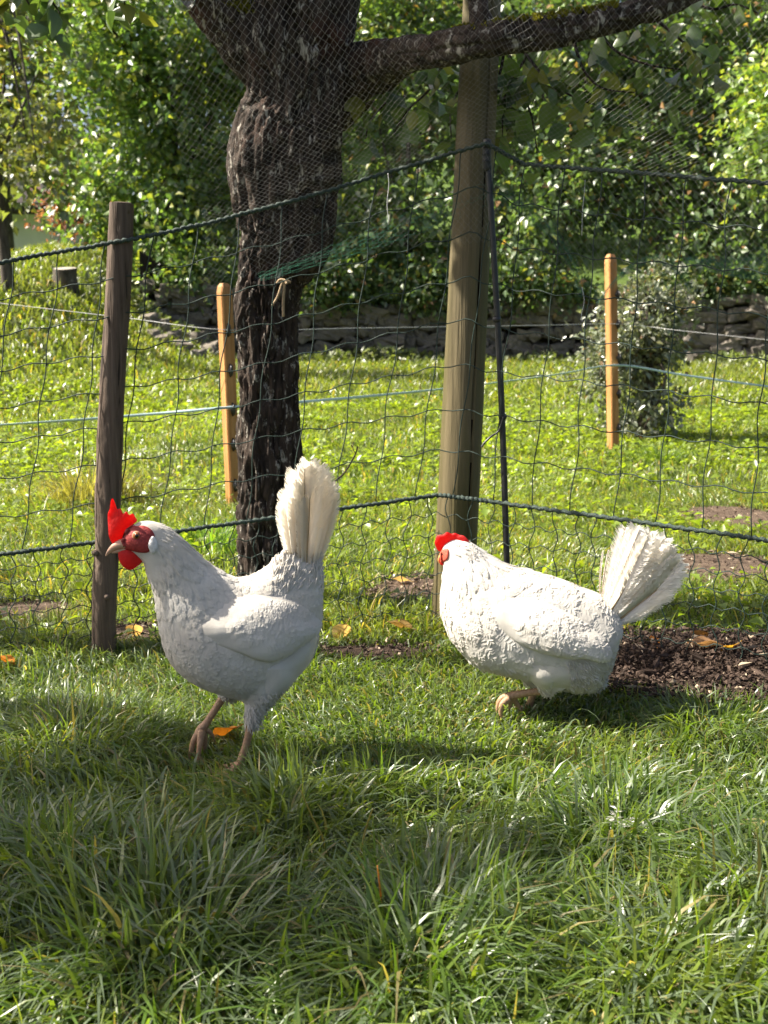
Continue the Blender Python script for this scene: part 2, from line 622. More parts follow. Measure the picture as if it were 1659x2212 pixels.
# bare patches: (centre u, v, half-width px, half-height px, material, lumpiness)
PATCH = [
    (1530, 1462, 330, 82, 'soil', 0.018, 'dark freshly turned soil beside the netting'),
    (1600, 1122, 150, 30, 'chip_soil', 0.010, 'bare dry earth patch in the meadow beyond the fence'),
    (1560, 1228, 150, 34, 'chip_soil', 0.010, 'bare earth strip with wood bits behind the netting'),
    (885, 1282, 105, 36, 'chip_soil', 0.012, 'bare earth with pale wood chips at the foot of the tall post'),
    (60, 1322, 120, 24, 'chip_soil', 0.008, 'bare earth strip beside the thin weathered post'),
    (290, 1372, 90, 26, 'chip_soil', 0.010, 'bare earth with straw at the foot of the weathered post'),
    (800, 1412, 150, 18, 'soil', 0.008, 'bare earth under the bottom strand of netting, dark partly as painted shade'),  # some soil here; the dark tone also paints the shade along the fence
]
patches = []
for (u, v_, ru, rv, mk, lump, lab) in PATCH:
    c = gnd(u, v_)
    a = gnd(u + ru, v_)
    b = gnd(u, v_ - rv)
    d = gnd(u, v_ + rv)
    rx, ry = abs(a.x - c.x), (b.y - d.y) / 2
    cy = (b.y + d.y) / 2
    patches.append((c.x, cy, rx, ry))
    nr, na = 26, 84
    V, F = [], []
    ang = np.arange(na) / na * 2 * PI
    rr = 1 + 0.30 * (fbm(np.cos(ang) * 1.7 + u, np.sin(ang) * 1.7 + v_, 0, 3) - 0.45) * 2
    for k in range(nr + 1):
        q = k / nr
        x = c.x + np.cos(ang) * rx * rr * q
        y = cy + np.sin(ang) * ry * rr * q
        h = lump * (fbm(x * 30, y * 30, 2.0, 4) - 0.2) * (1 - q ** 4) + 0.006 * (1 - q ** 2) - 0.012 * (q > 0.97)
        V.append(np.stack([x, y, gz(x, y) + h], -1))
    V = np.vstack(V)
    k = np.arange(nr)[:, None] * na
    j = np.arange(na)[None, :]
    F = np.stack([k + j, k + (j + 1) % na, k + na + (j + 1) % na, k + na + j], -1).reshape(-1, 4)
    o = link('soil_patch', mesh_np('soil_patch', V, F, MAT[mk]))
    tag(o, lab, 'soil', kind='structure')


def patch_mask(x, y, k=1.0):
    m = np.ones_like(x)
    for n_, (cx, cy, rx, ry) in enumerate(patches):
        r = np.sqrt(((x - cx) / rx) ** 2 + ((y - cy) / ry) ** 2)
        r = r + 0.5 * (fbm(x * 9, y * 9, n_ + 4.0, 3) - 0.45)
        m = m * sstep(0.72, 1.02, r)
    return m


# ------------------------------------------------------------------ grass
def blades(x, y, h, w, bend, phi, col, seg=4, twist=None):
    """vectorised grass blades -> V, F, C"""
    n = len(x)
    z0 = gz(x, y) - 0.004
    s = np.linspace(0, 1, seg + 1)
    dx, dy = np.cos(phi), np.sin(phi)
    lean = bend[:, None] * s[None, :] ** 1.8
    hx = h[:, None] * np.sin(lean * 1.25) * s[None, :]
    hz = h[:, None] * np.cos(lean * 1.25) * s[None, :]
    face = rng.uniform(0, PI, n) if twist is None else twist
    wx, wy = np.cos(face), np.sin(face)
    ws = w[:, None] * (1 - s[None, :] ** 2.2) * 0.5
    cx = x[:, None] + dx[:, None] * hx
    cy = y[:, None] + dy[:, None] * hx
    cz = z0[:, None] + hz
    L = np.stack([cx - wx[:, None] * ws, cy - wy[:, None] * ws, cz], -1)
    R = np.stack([cx + wx[:, None] * ws, cy + wy[:, None] * ws, cz], -1)
    V = np.concatenate([L[:, :seg], R[:, :seg], L[:, seg:seg + 1]], 1)      # n, 2seg+1, 3
    nv = 2 * seg + 1
    base = (np.arange(n) * nv)[:, None]
    q = np.concatenate([np.stack([base[:, 0] + k, base[:, 0] + seg + k, base[:, 0] + seg + k + 1, base[:, 0] + k + 1], -1) for k in range(seg - 1)]) if seg > 1 else np.zeros((0, 4), int)
    tr = np.stack([base[:, 0] + seg - 1, base[:, 0] + 2 * seg - 1, base[:, 0] + 2 * seg], -1)
    C = np.repeat(col, nv, 0)
    return V.reshape(-1, 3), [q, tr], C


def grass_cols(n, x, y, dry=0.06):
    g = fbm(x * 3, y * 3, 7.7, 3)[:, None]
    a = np.array([0.085, 0.150, 0.026])
    b = np.array([0.175, 0.220, 0.038])
    k = np.clip(rng.normal(0.45, 0.3, (n, 1)) + (g - 0.45) * 1.4, 0, 1)
    c = a * (1 - k) + b * k
    blue = rng.random((n, 1)) < 0.36
    c = np.where(blue, np.array([0.15, 0.20, 0.115]) * rng.uniform(0.8, 1.2, (n, 1)), c)
    c = np.where(rng.random((n, 1)) < dry, np.array([0.30, 0.25, 0.11]) * rng.uniform(0.6, 1.2, (n, 1)), c)
    return c * rng.uniform(0.75, 1.25, (n, 1))


def sample_view(n, y0, y1, margin=0.35):
    """points spread evenly over the ground between two distances"""
    y = np.sqrt(rng.uniform(y0 ** 2, y1 ** 2, n))
    hw = 0.36 * y + margin
    x = rng.uniform(-1, 1, n) * hw
    return x, y


TUSS = [gnd(u, v_).to_tuple()[:2] + (r, k) for (u, v_, r, k) in [
    (210, 1600, 0.13, 1.5), (120, 1640, 0.12, 1.2), (1545, 1580, 0.10, 1.1), (960, 2060, 0.11, 1.1), (1340, 1870, 0.10, 0.6),
    (1640, 2000, 0.10, 1.0), (250, 1990, 0.12, 1.0), (640, 1800, 0.10, 0.8), (820, 1720, 0.07, 0.5), (380, 2120, 0.13, 1.0), (900, 2170, 0.10, 1.0),
    (60, 1905, 0.1, 0.9), (1400, 2150, 0.12, 0.7), (880, 1345, 0.12, 0.6), (760, 1360, 0.1, 0.6), (80, 1400, 0.15, 0.9)]]


HENS = [tuple(gnd(u, v_))[:2] for (u, v_) in ((480, 1660), (1120, 1560))]


def tuss(x, y):
    m = np.zeros_like(x)
    for (cx, cy, r, k) in TUSS:
        m = m + k * np.exp(-((x - cx) ** 2 + (y - cy) ** 2) / (r * r))
    return m


def scatter_grass(n, y0, y1, hmin, hmax, wmin, wmax, seg, dry, margin=0.35, dens_scale=5.0, dens_floor=0.3):
    x, y = sample_view(n, y0, y1, margin)
    t_ = tuss(x, y)
    d = fbm(x * dens_scale, y * dens_scale, 1.1, 4)
    p = np.clip((d - 0.30) * 3.0, dens_floor, 1) + t_
    keep = (rng.random(n) < np.clip(p, 0, 1)) & (rng.random(n) < patch_mask(x, y))
    x, y, t_ = x[keep], y[keep], t_[keep]
    n = len(x)
    hn = fbm(x * 4, y * 4, 6.6, 3)
    h = rng.uniform(hmin, hmax, n) * (0.55 + 0.95 * hn) * (1 + 0.55 * t_)
    # lower, sparser growth near the fence line and round bare earth
    h *= 0.45 + 0.55 * patch_mask(x, y)
    for (hx_, hy_) in HENS:              # trodden where the hens stand
        h *= 1 - (0.25 if hx_ < 0 else 0.5) * np.exp(-(((x - hx_) / 0.16) ** 2 + ((y - hy_) / 0.16) ** 2))
    w = rng.uniform(wmin, wmax, n)
    flow = 2 * PI * fbm(x * 1.6, y * 1.6, 12.0, 2) * 1.7
    phi = flow + rng.normal(0, 1.0, n)
    for (cx, cy, r, k) in TUSS:          # tussocks splay outwards
        dd = (x - cx) ** 2 + (y - cy) ** 2
        sel = (dd < (1.3 * r) ** 2) & (rng.random(n) < 0.7)
        phi[sel] = np.arctan2(y[sel] - cy, x[sel] - cx) + rng.normal(0, 0.5, sel.sum())
    bend = np.clip(rng.normal(1.05, 0.5, n), 0.05, 2.1)
    return blades(x, y, h, w, bend, phi, grass_cols(n, x, y, dry), seg)


b1 = MB()
V, F, C = scatter_grass(42000, 0.80, 1.50, 0.035, 0.095, 0.0040, 0.0074, 5, 0.04, 0.22, 6)
b1.add(V, F, C)
V, F, C = scatter_grass(46000, 1.50, 2.25, 0.022, 0.060, 0.0028, 0.0052, 4, 0.05, 0.25, 6)
b1.add(V, F, C)
V, F, C = scatter_grass(16000, 0.80, 2.25, 0.02, 0.05, 0.002, 0.004, 3, 0.25, 0.25, 6, 0.8)   # thatch
b1.add(V, F, C)
n = 2600                                             # long arching blades
x, y = sample_view(n, 0.80, 1.75, 0.2)
k = rng.random(n) < patch_mask(x, y) * np.clip((fbm(x * 5, y * 5, 40.0, 3) - 0.32) * 4, 0.1, 1) * np.interp(y, [0.8, 1.3, 1.75], [1, 0.8, 0.25])
x, y = x[k], y[k]
n = len(x)
V, F, C = blades(x, y, rng.uniform(0.08, 0.17, n) * np.interp(y, [0.8, 1.75], [1, 0.6]), rng.uniform(0.003, 0.0056, n), rng.uniform(0.9, 2.3, n), 2 * PI * fbm(x * 1.6, y * 1.6, 12.0, 2) * 1.7 + rng.normal(0, 0.9, n), grass_cols(n, x, y, 0.08) * 1.15, 8)
b1.add(V, F, C)
o = b1.build('grass', MAT['grass'], col=True)
tag(o, 'long tufted green lawn grass around the two hens', 'grass', kind='stuff')

b2 = MB()
V, F, C = scatter_grass(110000, 2.25, 4.5, 0.030, 0.075, 0.0025, 0.0055, 3, 0.08, 0.6, 4, 0.5)
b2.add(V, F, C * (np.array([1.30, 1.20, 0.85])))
V, F, C = scatter_grass(90000, 4.5, 8.0, 0.03, 0.09, 0.005, 0.010, 2, 0.06, 1.0, 2.5, 0.5)
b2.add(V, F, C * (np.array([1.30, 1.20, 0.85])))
x, y = sample_view(130000, 8.0, 16.0, 2.0)
k = y < wall_y(x) + 0.1 + 9 * (x < -3.3)
x, y = x[k], y[k]
n = len(x)
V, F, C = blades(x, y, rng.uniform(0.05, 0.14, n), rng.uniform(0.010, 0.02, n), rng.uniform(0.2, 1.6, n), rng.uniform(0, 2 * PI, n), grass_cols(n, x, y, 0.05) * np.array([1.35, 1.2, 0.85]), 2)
b2.add(V, F, C)
tc = gnd(185, 1092)                                  # tall yellowed tuft behind the weathered post
for (cx, cy, num, hh, cl) in ((tc.x, tc.y, 420, 0.22, (0.26, 0.24, 0.09)), (tc.x + 0.10, tc.y + 0.1, 160, 0.16, (0.14, 0.13, 0.06)), (gnd(455, 1190).x, gnd(455, 1190).y, 220, 0.13, (0.12, 0.22, 0.03)), (gnd(1420, 1000).x, gnd(1420, 1000).y, 260, 0.12, (0.12, 0.20, 0.03))):
    x, y = rng.normal(cx, 0.075, num), rng.normal(cy, 0.075, num)
    V, F, C = blades(x, y, rng.uniform(0.5, 1.1, num) * hh, rng.uniform(0.003, 0.006, num), rng.uniform(0.2, 1.4, num), np.arctan2(y - cy, x - cx) + rng.normal(0, 0.5, num), np.array(cl) * rng.uniform(0.6, 1.3, (num, 1)), 5)
    b2.add(V, F, C)
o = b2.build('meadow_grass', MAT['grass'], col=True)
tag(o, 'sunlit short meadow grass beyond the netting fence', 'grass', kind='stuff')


# leaf shaped faces: 5 points, 4 triangles, folded along the midrib
def leaf_np(P, D, N, L, W, fold=0.25, curl=0.15):
    """P base points, D directions, N normals, L lengths, W widths"""
    D = D / (np.linalg.norm(D, axis=1)[:, None] + 1e-9)
    S = np.cross(D, N)
    S /= np.linalg.norm(S, axis=1)[:, None] + 1e-9
    N = np.cross(S, D)
    L, W = L[:, None], W[:, None]
    mid = P + D * L * 0.48 - N * L * 0.02
    tip = P + D * L - N * L * curl
    l = P + D * L * 0.42 + S * W * 0.5 + N * W * fold
    r = P + D * L * 0.42 - S * W * 0.5 + N * W * fold
    V = np.stack([P, l, r, mid, tip], 1).reshape(-1, 3)
    b = np.arange(len(P))[:, None] * 5
    F = np.concatenate([b + np.array([[0, 3, 1]]), b + np.array([[0, 2, 3]]), b + np.array([[1, 3, 4]]), b + np.array([[3, 2, 4]])])
    return V, F


def unit(n):
    v = rng.normal(size=(n, 3))
    return v / np.linalg.norm(v, axis=1)[:, None]


# clover and broad weeds in the meadow
n = 46000
x, y = sample_view(n, 2.15, 9.0, 0.5)
p = fbm(x * 1.9, y * 1.9, 21.0, 4)
k = (rng.random(n) < np.clip((p - 0.36) * 3.2, 0.05, 1)) & (rng.random(n) < patch_mask(x, y))
x, y = x[k], y[k]
n = len(x)
P = np.stack([x, y, gz(x, y) + rng.uniform(0.008, 0.05, n)], -1)
D = unit(n)
D[:, 2] = rng.uniform(-0.2, 0.5, n)
N = unit(n) * 0.55 + np.array([0, 0, 1.0])
L = rng.uniform(0.014, 0.034, n) * (0.85 + 0.10 * y)
V, F = leaf_np(P, D, N, L, L * rng.uniform(0.5, 0.85, n))
c = np.array([0.16, 0.23, 0.03]) * rng.uniform(0.7, 1.5, (n, 1)) + np.array([0.035, 0.02, 0]) * rng.random((n, 1))
me = mesh_np('clover', V, F, MAT['grass'], True, np.repeat(c, 5, 0))
tag(link('clover', me), 'low clover and broad weed leaves in the meadow', 'ground cover', kind='stuff')

# crumbs of soil, wood chips and straw on the bare earth
bs = MB()
CRUMB = {0: (9000, 0.18), 1: (500, 1.2), 2: (420, 1.2), 3: (700, 1.6), 4: (160, 1.2), 5: (260, 1.5), 6: (360, 0.6)}
for n_, (cx, cy, rx, ry) in enumerate(patches):
    num, lightk = CRUMB[n_]
    a, r = rng.uniform(0, 2 * PI, num), np.sqrt(rng.random(num)) * 1.02
    x, y = cx + np.cos(a) * rx * r, cy + np.sin(a) * ry * r
    z = gz(x, y) + rng.uniform(0.004, 0.018, num)
    if n_ == 0:
        z += 0.012
    P = np.stack([x, y, z], -1)
    # irregular chips: stretched octahedra
    sc = 0.0010 + 0.0052 * rng.random(num) ** 3.0
    D = unit(num)
    D[:, 2] *= 0.35
    D /= np.linalg.norm(D, axis=1)[:, None]
    S = np.cross(D, unit(num))
    S /= np.linalg.norm(S, axis=1)[:, None]
    U = np.cross(S, D)
    st = np.where(rng.random(num) < 0.12, rng.uniform(2, 5, num), rng.uniform(0.8, 1.7, num))
    ax = [D * (sc * st)[:, None], S * sc[:, None], U * (sc * rng.uniform(0.35, 0.9, num))[:, None]]
    V = np.stack([P + ax[0], P - ax[0], P + ax[1], P - ax[1], P + ax[2], P - ax[2]], 1).reshape(-1, 3)
    b = np.arange(num)[:, None] * 6
    F = np.concatenate([b + np.array([f]) for f in ((0, 2, 4), (2, 1, 4), (1, 3, 4), (3, 0, 4), (2, 0, 5), (1, 2, 5), (3, 1, 5), (0, 3, 5))])
    light = rng.random((num, 1)) < 0.16 * lightk
    c = np.where(light, np.array([0.42, 0.33, 0.23]) * rng.uniform(0.5, 1.2, (num, 1)), np.array([0.060, 0.040, 0.030]) * rng.uniform(0.45, 1.6, (num, 1)))
    bs.add(V, F, np.repeat(c, 6, 0))
o = bs.build('soil_crumbs', MAT['chips'], smooth=False, col=True)
tag(o, 'loose soil crumbs, wood chips and straw on the bare earth', 'soil crumbs', kind='stuff')

# ================================================================== STONE WALL
wall = thing('stone_wall', 'low dry stone wall of rough field stones under the trees', 'wall', (0, 13, float(gz(0, 12.8))))
W0 = wall.location


def w_rel(p):
    return Vector(p) - W0


bc = MB()
wx = np.linspace(-2.75, 5.4, 40)
top = 0.70
for q in range(39):
    xa, xb = wx[q], wx[q + 1]
    ya, yb = float(wall_y(xa)) + 0.10, float(wall_y(xb)) + 0.10
    za, zb = float(gz(xa, ya - 0.25)) - 0.1, float(gz(xb, yb - 0.25)) - 0.1
    V = [(xa, ya, za), (xb, yb, zb), (xb, yb, zb + top), (xa, ya, za + top), (xa, ya + 0.4, za), (xb, yb + 0.4, zb), (xb, yb + 0.4, zb + top), (xa, ya + 0.4, za + top)]
    bc.add([w_rel(p) for p in V], np.array([(0, 1, 2, 3), (3, 2, 6, 7), (5, 4, 7, 6)]))
bc.build('core', MAT['core'], wall, smooth=False)


def stone_mesh(seed):
    r = np.random.default_rng(seed)
    s = 5
    V, F = [], []
    # cube sphere squashed to a rounded block
    for ax in range(3):
        for sg in (-1, 1):
            a, b = np.meshgrid(np.linspace(-1, 1, s), np.linspace(-1, 1, s))
            p = np.zeros((s, s, 3))
            p[..., ax] = sg
            p[..., (ax + 1) % 3] = a * sg
            p[..., (ax + 2) % 3] = b
            base = len(V) * s * s
            V.append(p.reshape(-1, 3))
            i = (np.arange(s - 1)[:, None] * s + np.arange(s - 1)[None, :]).ravel() + base
            F.append(np.stack([i, i + 1, i + s + 1, i + s], -1))
    V = np.vstack(V)
    n = V / np.linalg.norm(V, axis=1)[:, None]
    V = V * 0.62 + n * 0.42
    k = fbm(n[:, 0] * 1.9 + seed, n[:, 1] * 1.9, n[:, 2] * 1.9, 3)
    V = V * (0.50 + 1.05 * k)[:, None] + 0.10 * (np.stack([vnoise(n[:, 0] * 4 + seed, n[:, 1] * 4, n[:, 2] * 4 + 7 * q) for q in range(3)], -1) - 0.5)
    sh = r.uniform(-0.18, 0.18, 2)
    V[:, 0] += V[:, 2] * sh[0]
    V[:, 2] += V[:, 0] * sh[1]
    return mesh_np('stone', V * 0.5, np.vstack(F), MAT['stone'], False)


STONES = [stone_mesh(s) for s in range(9)]
zrow, count = 0.0, 0
for row in range(6):
    hrow = (0.15, 0.13, 0.125, 0.115, 0.11, 0.10)[row]
    x = -2.85 + random.uniform(0, 0.15)
    while x < 4.7 and count < 298:
        w = random.choice((0.10, 0.13, 0.16, 0.18, 0.22, 0.28)) * random.uniform(0.85, 1.15)
        cx = x + w / 2
        y = float(wall_y(cx))
        z = float(gz(cx, y - 0.2)) + zrow + hrow / 2 + random.uniform(-0.028, 0.028) - 0.02 + 0.05 * math.sin(cx * 2.3 + row)
        if not (row > 1 and cx < -2.9 + 0.16 * row):
            o = link('stone', STONES[random.randrange(9)], wall)
            o.location = w_rel((cx, y + 0.03 + random.uniform(-0.05, 0.04), z))
            o.rotation_euler = (random.uniform(-0.3, 0.3), random.uniform(-0.28, 0.28), random.uniform(-0.35, 0.35))
            o.scale = (w * 1.12, 0.24, hrow * random.uniform(0.95, 1.5))
            count += 1
        x += w * 0.99
    zrow += hrow

n = 9000
x = rng.uniform(-3.2, 5.0, n)
y = wall_y(x) - np.abs(rng.normal(0.12, 0.30, n)) - 0.02
dn = fbm(x * 1.3, y * 0.5, 9.0, 3)
kk = rng.random(n) < np.clip((dn - 0.3) * 3.5, 0.1, 1)
x, y, dn = x[kk], y[kk], dn[kk]
n = len(x)
P = np.stack([x, y, gz(x, y) + rng.random(n) * 0.42 * np.clip(dn - 0.18, 0.06, 0.5)], -1)
D = unit(n)
D[:, 2] = np.abs(D[:, 2])
L = rng.uniform(0.04, 0.10, n)
V, F = leaf_np(P, D, unit(n) * 0.8 + np.array([0, -0.3, 0.6]), L, L * rng.uniform(0.25, 0.7, n))
c = np.array([0.13, 0.17, 0.06]) * rng.uniform(0.6, 1.5, (n, 1)) + np.array([0.05, 0.03, 0.02]) * rng.random((n, 1))
o = link('wall_foot_weeds', mesh_np('wall_foot_weeds', V, F, MAT['leaf'], True, np.repeat(c, 5, 0)))
tag(o, 'pale weeds and nettles along the foot of the stone wall', 'weeds', kind='stuff')

# rubble tumbled at the wall's end, each stone loose on the bank
RUB = [(318, 700, .17), (345, 716, .20), (372, 735, .16), (398, 722, .2), (420, 745, .22), (446, 732, .18), (452, 765, .2), (392, 757, .16), (350, 742, .14), (425, 775, .15), (330, 728, .13), (470, 752, .16)]
for (u, v_, s) in RUB:
    p = gnd(u, v_)
    o = link('rubble_stone', STONES[random.randrange(9)])
    o.location = p + Vector((0, 0, s * 0.22))
    o.rotation_euler = (random.uniform(-.3, .3), random.uniform(-.3, .3), random.uniform(0, 3))
    o.scale = (s * 1.2, s, s * 0.75)
    tag(o, 'pale rubble stone fallen on the grassy bank at the wall end', 'stone', 'rubble stones on the bank')

# ================================================================== TREES
LEAFPAL = {
    'hazel': [((0.050, 0.105, 0.022), .42), ((0.085, 0.145, 0.024), .34), ((0.17, 0.20, 0.025), .16), ((0.045, 0.080, 0.030), .08)],
    'green': [((0.040, 0.085, 0.022), .5), ((0.065, 0.115, 0.025), .36), ((0.14, 0.16, 0.03), .10), ((0.16, 0.09, 0.025), .04)],
    'bright': [((0.10, 0.17, 0.022), .5), ((0.18, 0.22, 0.025), .3), ((0.06, 0.12, 0.022), .2)],
    'autumn': [((0.075, 0.095, 0.02), .5), ((0.16, 0.16, 0.022), .2), ((0.05, 0.075, 0.02), .29), ((0.22, 0.12, 0.02), .01)],
    'red': [((0.13, 0.04, 0.03), .7), ((0.20, 0.08, 0.05), .3)],
    'pear': [((0.040, 0.085, 0.018), .5), ((0.065, 0.115, 0.020), .35), ((0.15, 0.16, 0.02), .15)],
    'silver': [((0.085, 0.11, 0.065), .58), ((0.17, 0.19, 0.14), .25), ((0.09, 0.10, 0.03), .14), ((0.14, 0.08, 0.025), .03)],
}


def pal(kind, n):
    p = LEAFPAL[kind]
    i = rng.choice(len(p), n, p=np.array([q[1] for q in p]) / sum(q[1] for q in p))
    return (1.7 * np.array([q[0] for q in p])[i] * 0.86 * np.array([1.08, 1.0, 1.05]) + 0.028) * rng.uniform(0.65, 1.35, (n, 1))


def cluster_leaves(Cn, per, spread, size, out_c, up=0.6, droop=0.25, flat=0.65):
    """leaves round cluster centres Cn (k,3) -> P,D,N,L"""
    k = len(Cn)
    n = k * per
    P = np.repeat(Cn, per, 0) + rng.normal(size=(n, 3)) * spread * np.array([1, 1, flat])
    O = P - np.asarray(out_c)
    O /= np.linalg.norm(O, axis=1)[:, None] + 1e-9
    D = O * 0.6 + unit(n) * 0.9
    D[:, 2] -= droop
    N = unit(n) * 0.75 + O * 0.35 + np.array([0, 0, up])
    L = size * rng.uniform(0.65, 1.25, n)
    return P, D, N, L


def shadow_keep(P, lit_prob):
    """drop leaves whose shadow would land on ground that lies in the sun"""
    h = (P[:, 2] - 0.08) / SUN.z
    Q = P - h[:, None] * np.array(SUN)
    u, v_, f = proj(Q)
    return u, v_, (f > 0.3) & (u > -60) & (u < IW + 60) & (v_ > 690) & (v_ < IH + 60)


def make_tree(name, label, base, crowns, kind, leaf, ncl, per, spread, trunk_r, group=None, cat='tree', up=0.6, limbs=7, top=None, droop=0.25, mat='leaf', ratio=0.62, shell=0.5, trunkmat='far_bark'):
    """crowns = list of (centre, radii)"""
    root = thing(name, label, cat, base, group)
    B = Vector(base)
    # trunk
    c0 = Vector(crowns[0][0])
    tp = Vector(top) if top else Vector((c0.x * 0.6 + B.x * 0.4, c0.y * 0.6 + B.y * 0.4, c0.z + crowns[0][1][2] * 0.4))
    pts = crom([(0, 0, -0.15), tuple((tp - B) * 0.3 + Vector((random.uniform(-.06, .06), 0, 0))), tuple((tp - B) * 0.65 + Vector((random.uniform(-.08, .08), 0, 0))), tuple(tp - B)], 14)
    m = MB()
    m.tube(pts, np.linspace(trunk_r * 1.15, trunk_r * 0.35, 14), 9)
    m.build('trunk', MAT[trunkmat], root)
    cen = []
    for (cc, rr) in crowns:
        k = max(3, int(ncl * (rr[0] * rr[1] * rr[2]) ** (2 / 3) / sum((q[1][0] * q[1][1] * q[1][2]) ** (2 / 3) for q in crowns)))
        d = unit(k) * (rng.random((k, 1)) ** shell)
        lump = 0.72 + 0.6 * fbm(d[:, 0] * 2 + cc[0], d[:, 1] * 2 + cc[1], d[:, 2] * 2, 3)
        cen.append(np.asarray(cc) + d * np.asarray(rr) * lump[:, None])
    cen = np.vstack(cen)
    # limbs to some clusters
    for q in range(limbs):
        e = Vector(cen[rng.integers(len(cen))]) - B
        s = Vector(pts[random.randint(4, 11)])
        mid = (s + e) / 2 + Vector((random.uniform(-.1, .1), random.uniform(-.1, .1), random.uniform(0, .2)))
        MB().tube(crom([s, mid, e], 8), np.linspace(trunk_r * 0.4, trunk_r * 0.1, 8), 5).build('limb', MAT[trunkmat], root)
    P, D, N, L = cluster_leaves(cen, per, spread, leaf, crowns[0][0], up, droop)
    V, F = leaf_np(P, D, N, L, L * ratio)
    me = mesh_np('crown', V - np.array(base), F, MAT[mat], True, np.repeat(pal(kind, len(P)), 5, 0))
    link('crown', me, root)
    return root


def on_g(x, y):
    return (x, y, float(gz(x, y)))


def W(u, v_, Yd):
    return tuple(at(u, v_, Yd))


HZ = 'broadleaf trees behind the stone wall'
make_tree('hazel_tree', 'large bushy hazel tree with glossy leaves behind the thin weathered post', on_g(-2.3, 14.0),
          [(W(330, 250, 13.8), (1.25, 1.0, 1.5)), (W(250, 60, 13.9), (1.1, 1.0, 1.2)), (W(430, 480, 13.6), (1.0, 0.8, 0.8)), (W(470, 120, 14.0), (0.9, 0.9, 1.1)), (W(230, 420, 13.7), (0.6, 0.6, 0.8))],
          'hazel', 0.105, 340, 46, 0.20, 0.10, HZ)
make_tree('hazel_tree', 'yellowing hazel tree right behind the thick fruit tree trunk', on_g(-0.9, 14.6),
          [(W(620, 200, 14.3), (0.9, 0.9, 1.6)), (W(540, 400, 14.0), (0.7, 0.7, 0.9)), (W(700, 450, 14.0), (0.7, 0.7, 0.7)), (W(760, 60, 14.6), (0.9, 0.9, 1.2))],
          'bright', 0.10, 230, 42, 0.19, 0.09, HZ)
make_tree('maple_tree', 'dark green leafy tree spreading between the trunk and the tall post', on_g(0.4, 14.2),
          [(W(850, 480, 13.5), (1.0, 0.7, 0.6)), (W(860, 250, 14.4), (1.0, 1.0, 1.2)), (W(900, 40, 14.8), (1.1, 1.0, 1.2)), (W(760, 570, 13.2), (0.5, 0.45, 0.35))],
          'green', 0.105, 260, 44, 0.19, 0.10, HZ)
make_tree('maple_tree', 'broad leafy tree hanging over the wall behind the black pole', on_g(2.1, 14.3),
          [(W(1200, 420, 13.6), (1.1, 0.8, 0.9)), (W(1180, 180, 14.3), (1.1, 1.0, 1.3)), (W(1330, 60, 14.6), (1.1, 1.0, 1.2)), (W(1130, 560, 13.1), (0.5, 0.5, 0.4)), (W(1380, 330, 14.0), (0.9, 0.8, 1.0))],
          'green', 0.105, 340, 46, 0.19, 0.11, HZ)
make_tree('maple_tree', 'broad leafy tree over the wall behind the silvery shrub', on_g(3.9, 14.2),
          [(W(1560, 430, 13.5), (1.1, 0.8, 0.9)), (W(1480, 250, 14.2), (1.0, 0.9, 1.1)), (W(1600, 80, 14.5), (1.2, 1.0, 1.2)), (W(1500, 560, 13.1), (0.8, 0.45, 0.35)), (W(1720, 300, 13.8), (0.9, 0.9, 1.2))],
          'green', 0.10, 340, 46, 0.19, 0.11, HZ)
make_tree('ash_tree', 'sunlit yellow-green branches reaching in above the dark wall trees', on_g(4.6, 11.6),
          [(W(1690, 260, 11.4), (0.55, 0.6, 0.6)), (W(1640, 340, 11.2), (0.28, 0.3, 0.35)), (W(1760, 120, 11.5), (0.6, 0.6, 0.5))],
          'bright', 0.095, 70, 40, 0.15, 0.07)
# denser dark planting behind
BK = [(-6.5, 19.5, 'autumn', 'tall olive tree standing far behind the thin young trees'), (-3.6, 18.5, 'hazel', 'tall dense tree filling the gap behind the big hazel'),
      (-0.8, 19.0, 'green', 'tall dense tree far behind the fruit tree crown'), (1.9, 18.6, 'green', 'tall dense tree far behind the tall round post'),
      (4.6, 18.8, 'green', 'tall dense tree far behind the silvery shrub'), (7.2, 18.0, 'hazel', 'tall dense tree at the far end of the wall')]
for (x, y, kd, lab) in BK:
    zc = float(gz(x, y))
    low = 1.2 if x < -5 else 0.0
    make_tree('woodland_tree', lab, (x, y, zc), [((x, y, zc + 3.6 + low), (1.9, 1.2, 1.8)), ((x + 0.4, y, zc + 1.6 + low), (1.7, 1.0, 1.3)), ((x - 0.3, y, zc + 5.2), (1.3, 1.0, 0.9))],
              kd, 0.15, 260, 30, 0.30, 0.16, 'woodland trees far behind the wall')
# low shrubs tumbling over the top of the wall
for (u, v_, Yd, rx, rz, kd, lab) in [(400, 600, 13.0, 0.55, 0.36, 'hazel', 'bushy shrub spilling over the broken end of the wall'),
                                     (720, 622, 12.95, 0.62, 0.26, 'green', 'dark shrub on the wall top beside the thick trunk'),
                                     (930, 622, 12.95, 0.65, 0.26, 'green', 'dark shrub on the wall top behind the tall post'),
                                     (1160, 622, 12.9, 0.70, 0.28, 'green', 'dark shrub on the wall top behind the black pole'),
                                     (1570, 620, 12.75, 0.95, 0.24, 'green', 'dark shrub trailing over the wall beyond the silvery shrub')]:
    p = at(u, v_, Yd)
    make_tree('wall_shrub', lab, on_g(p.x, float(wall_y(p.x)) + 0.45), [((p.x, p.y + 0.1, p.z), (rx, 0.38, rz))], kd, 0.075, 90, 46, 0.11, 0.03, 'shrubs on the wall top', 'shrub', limbs=5)

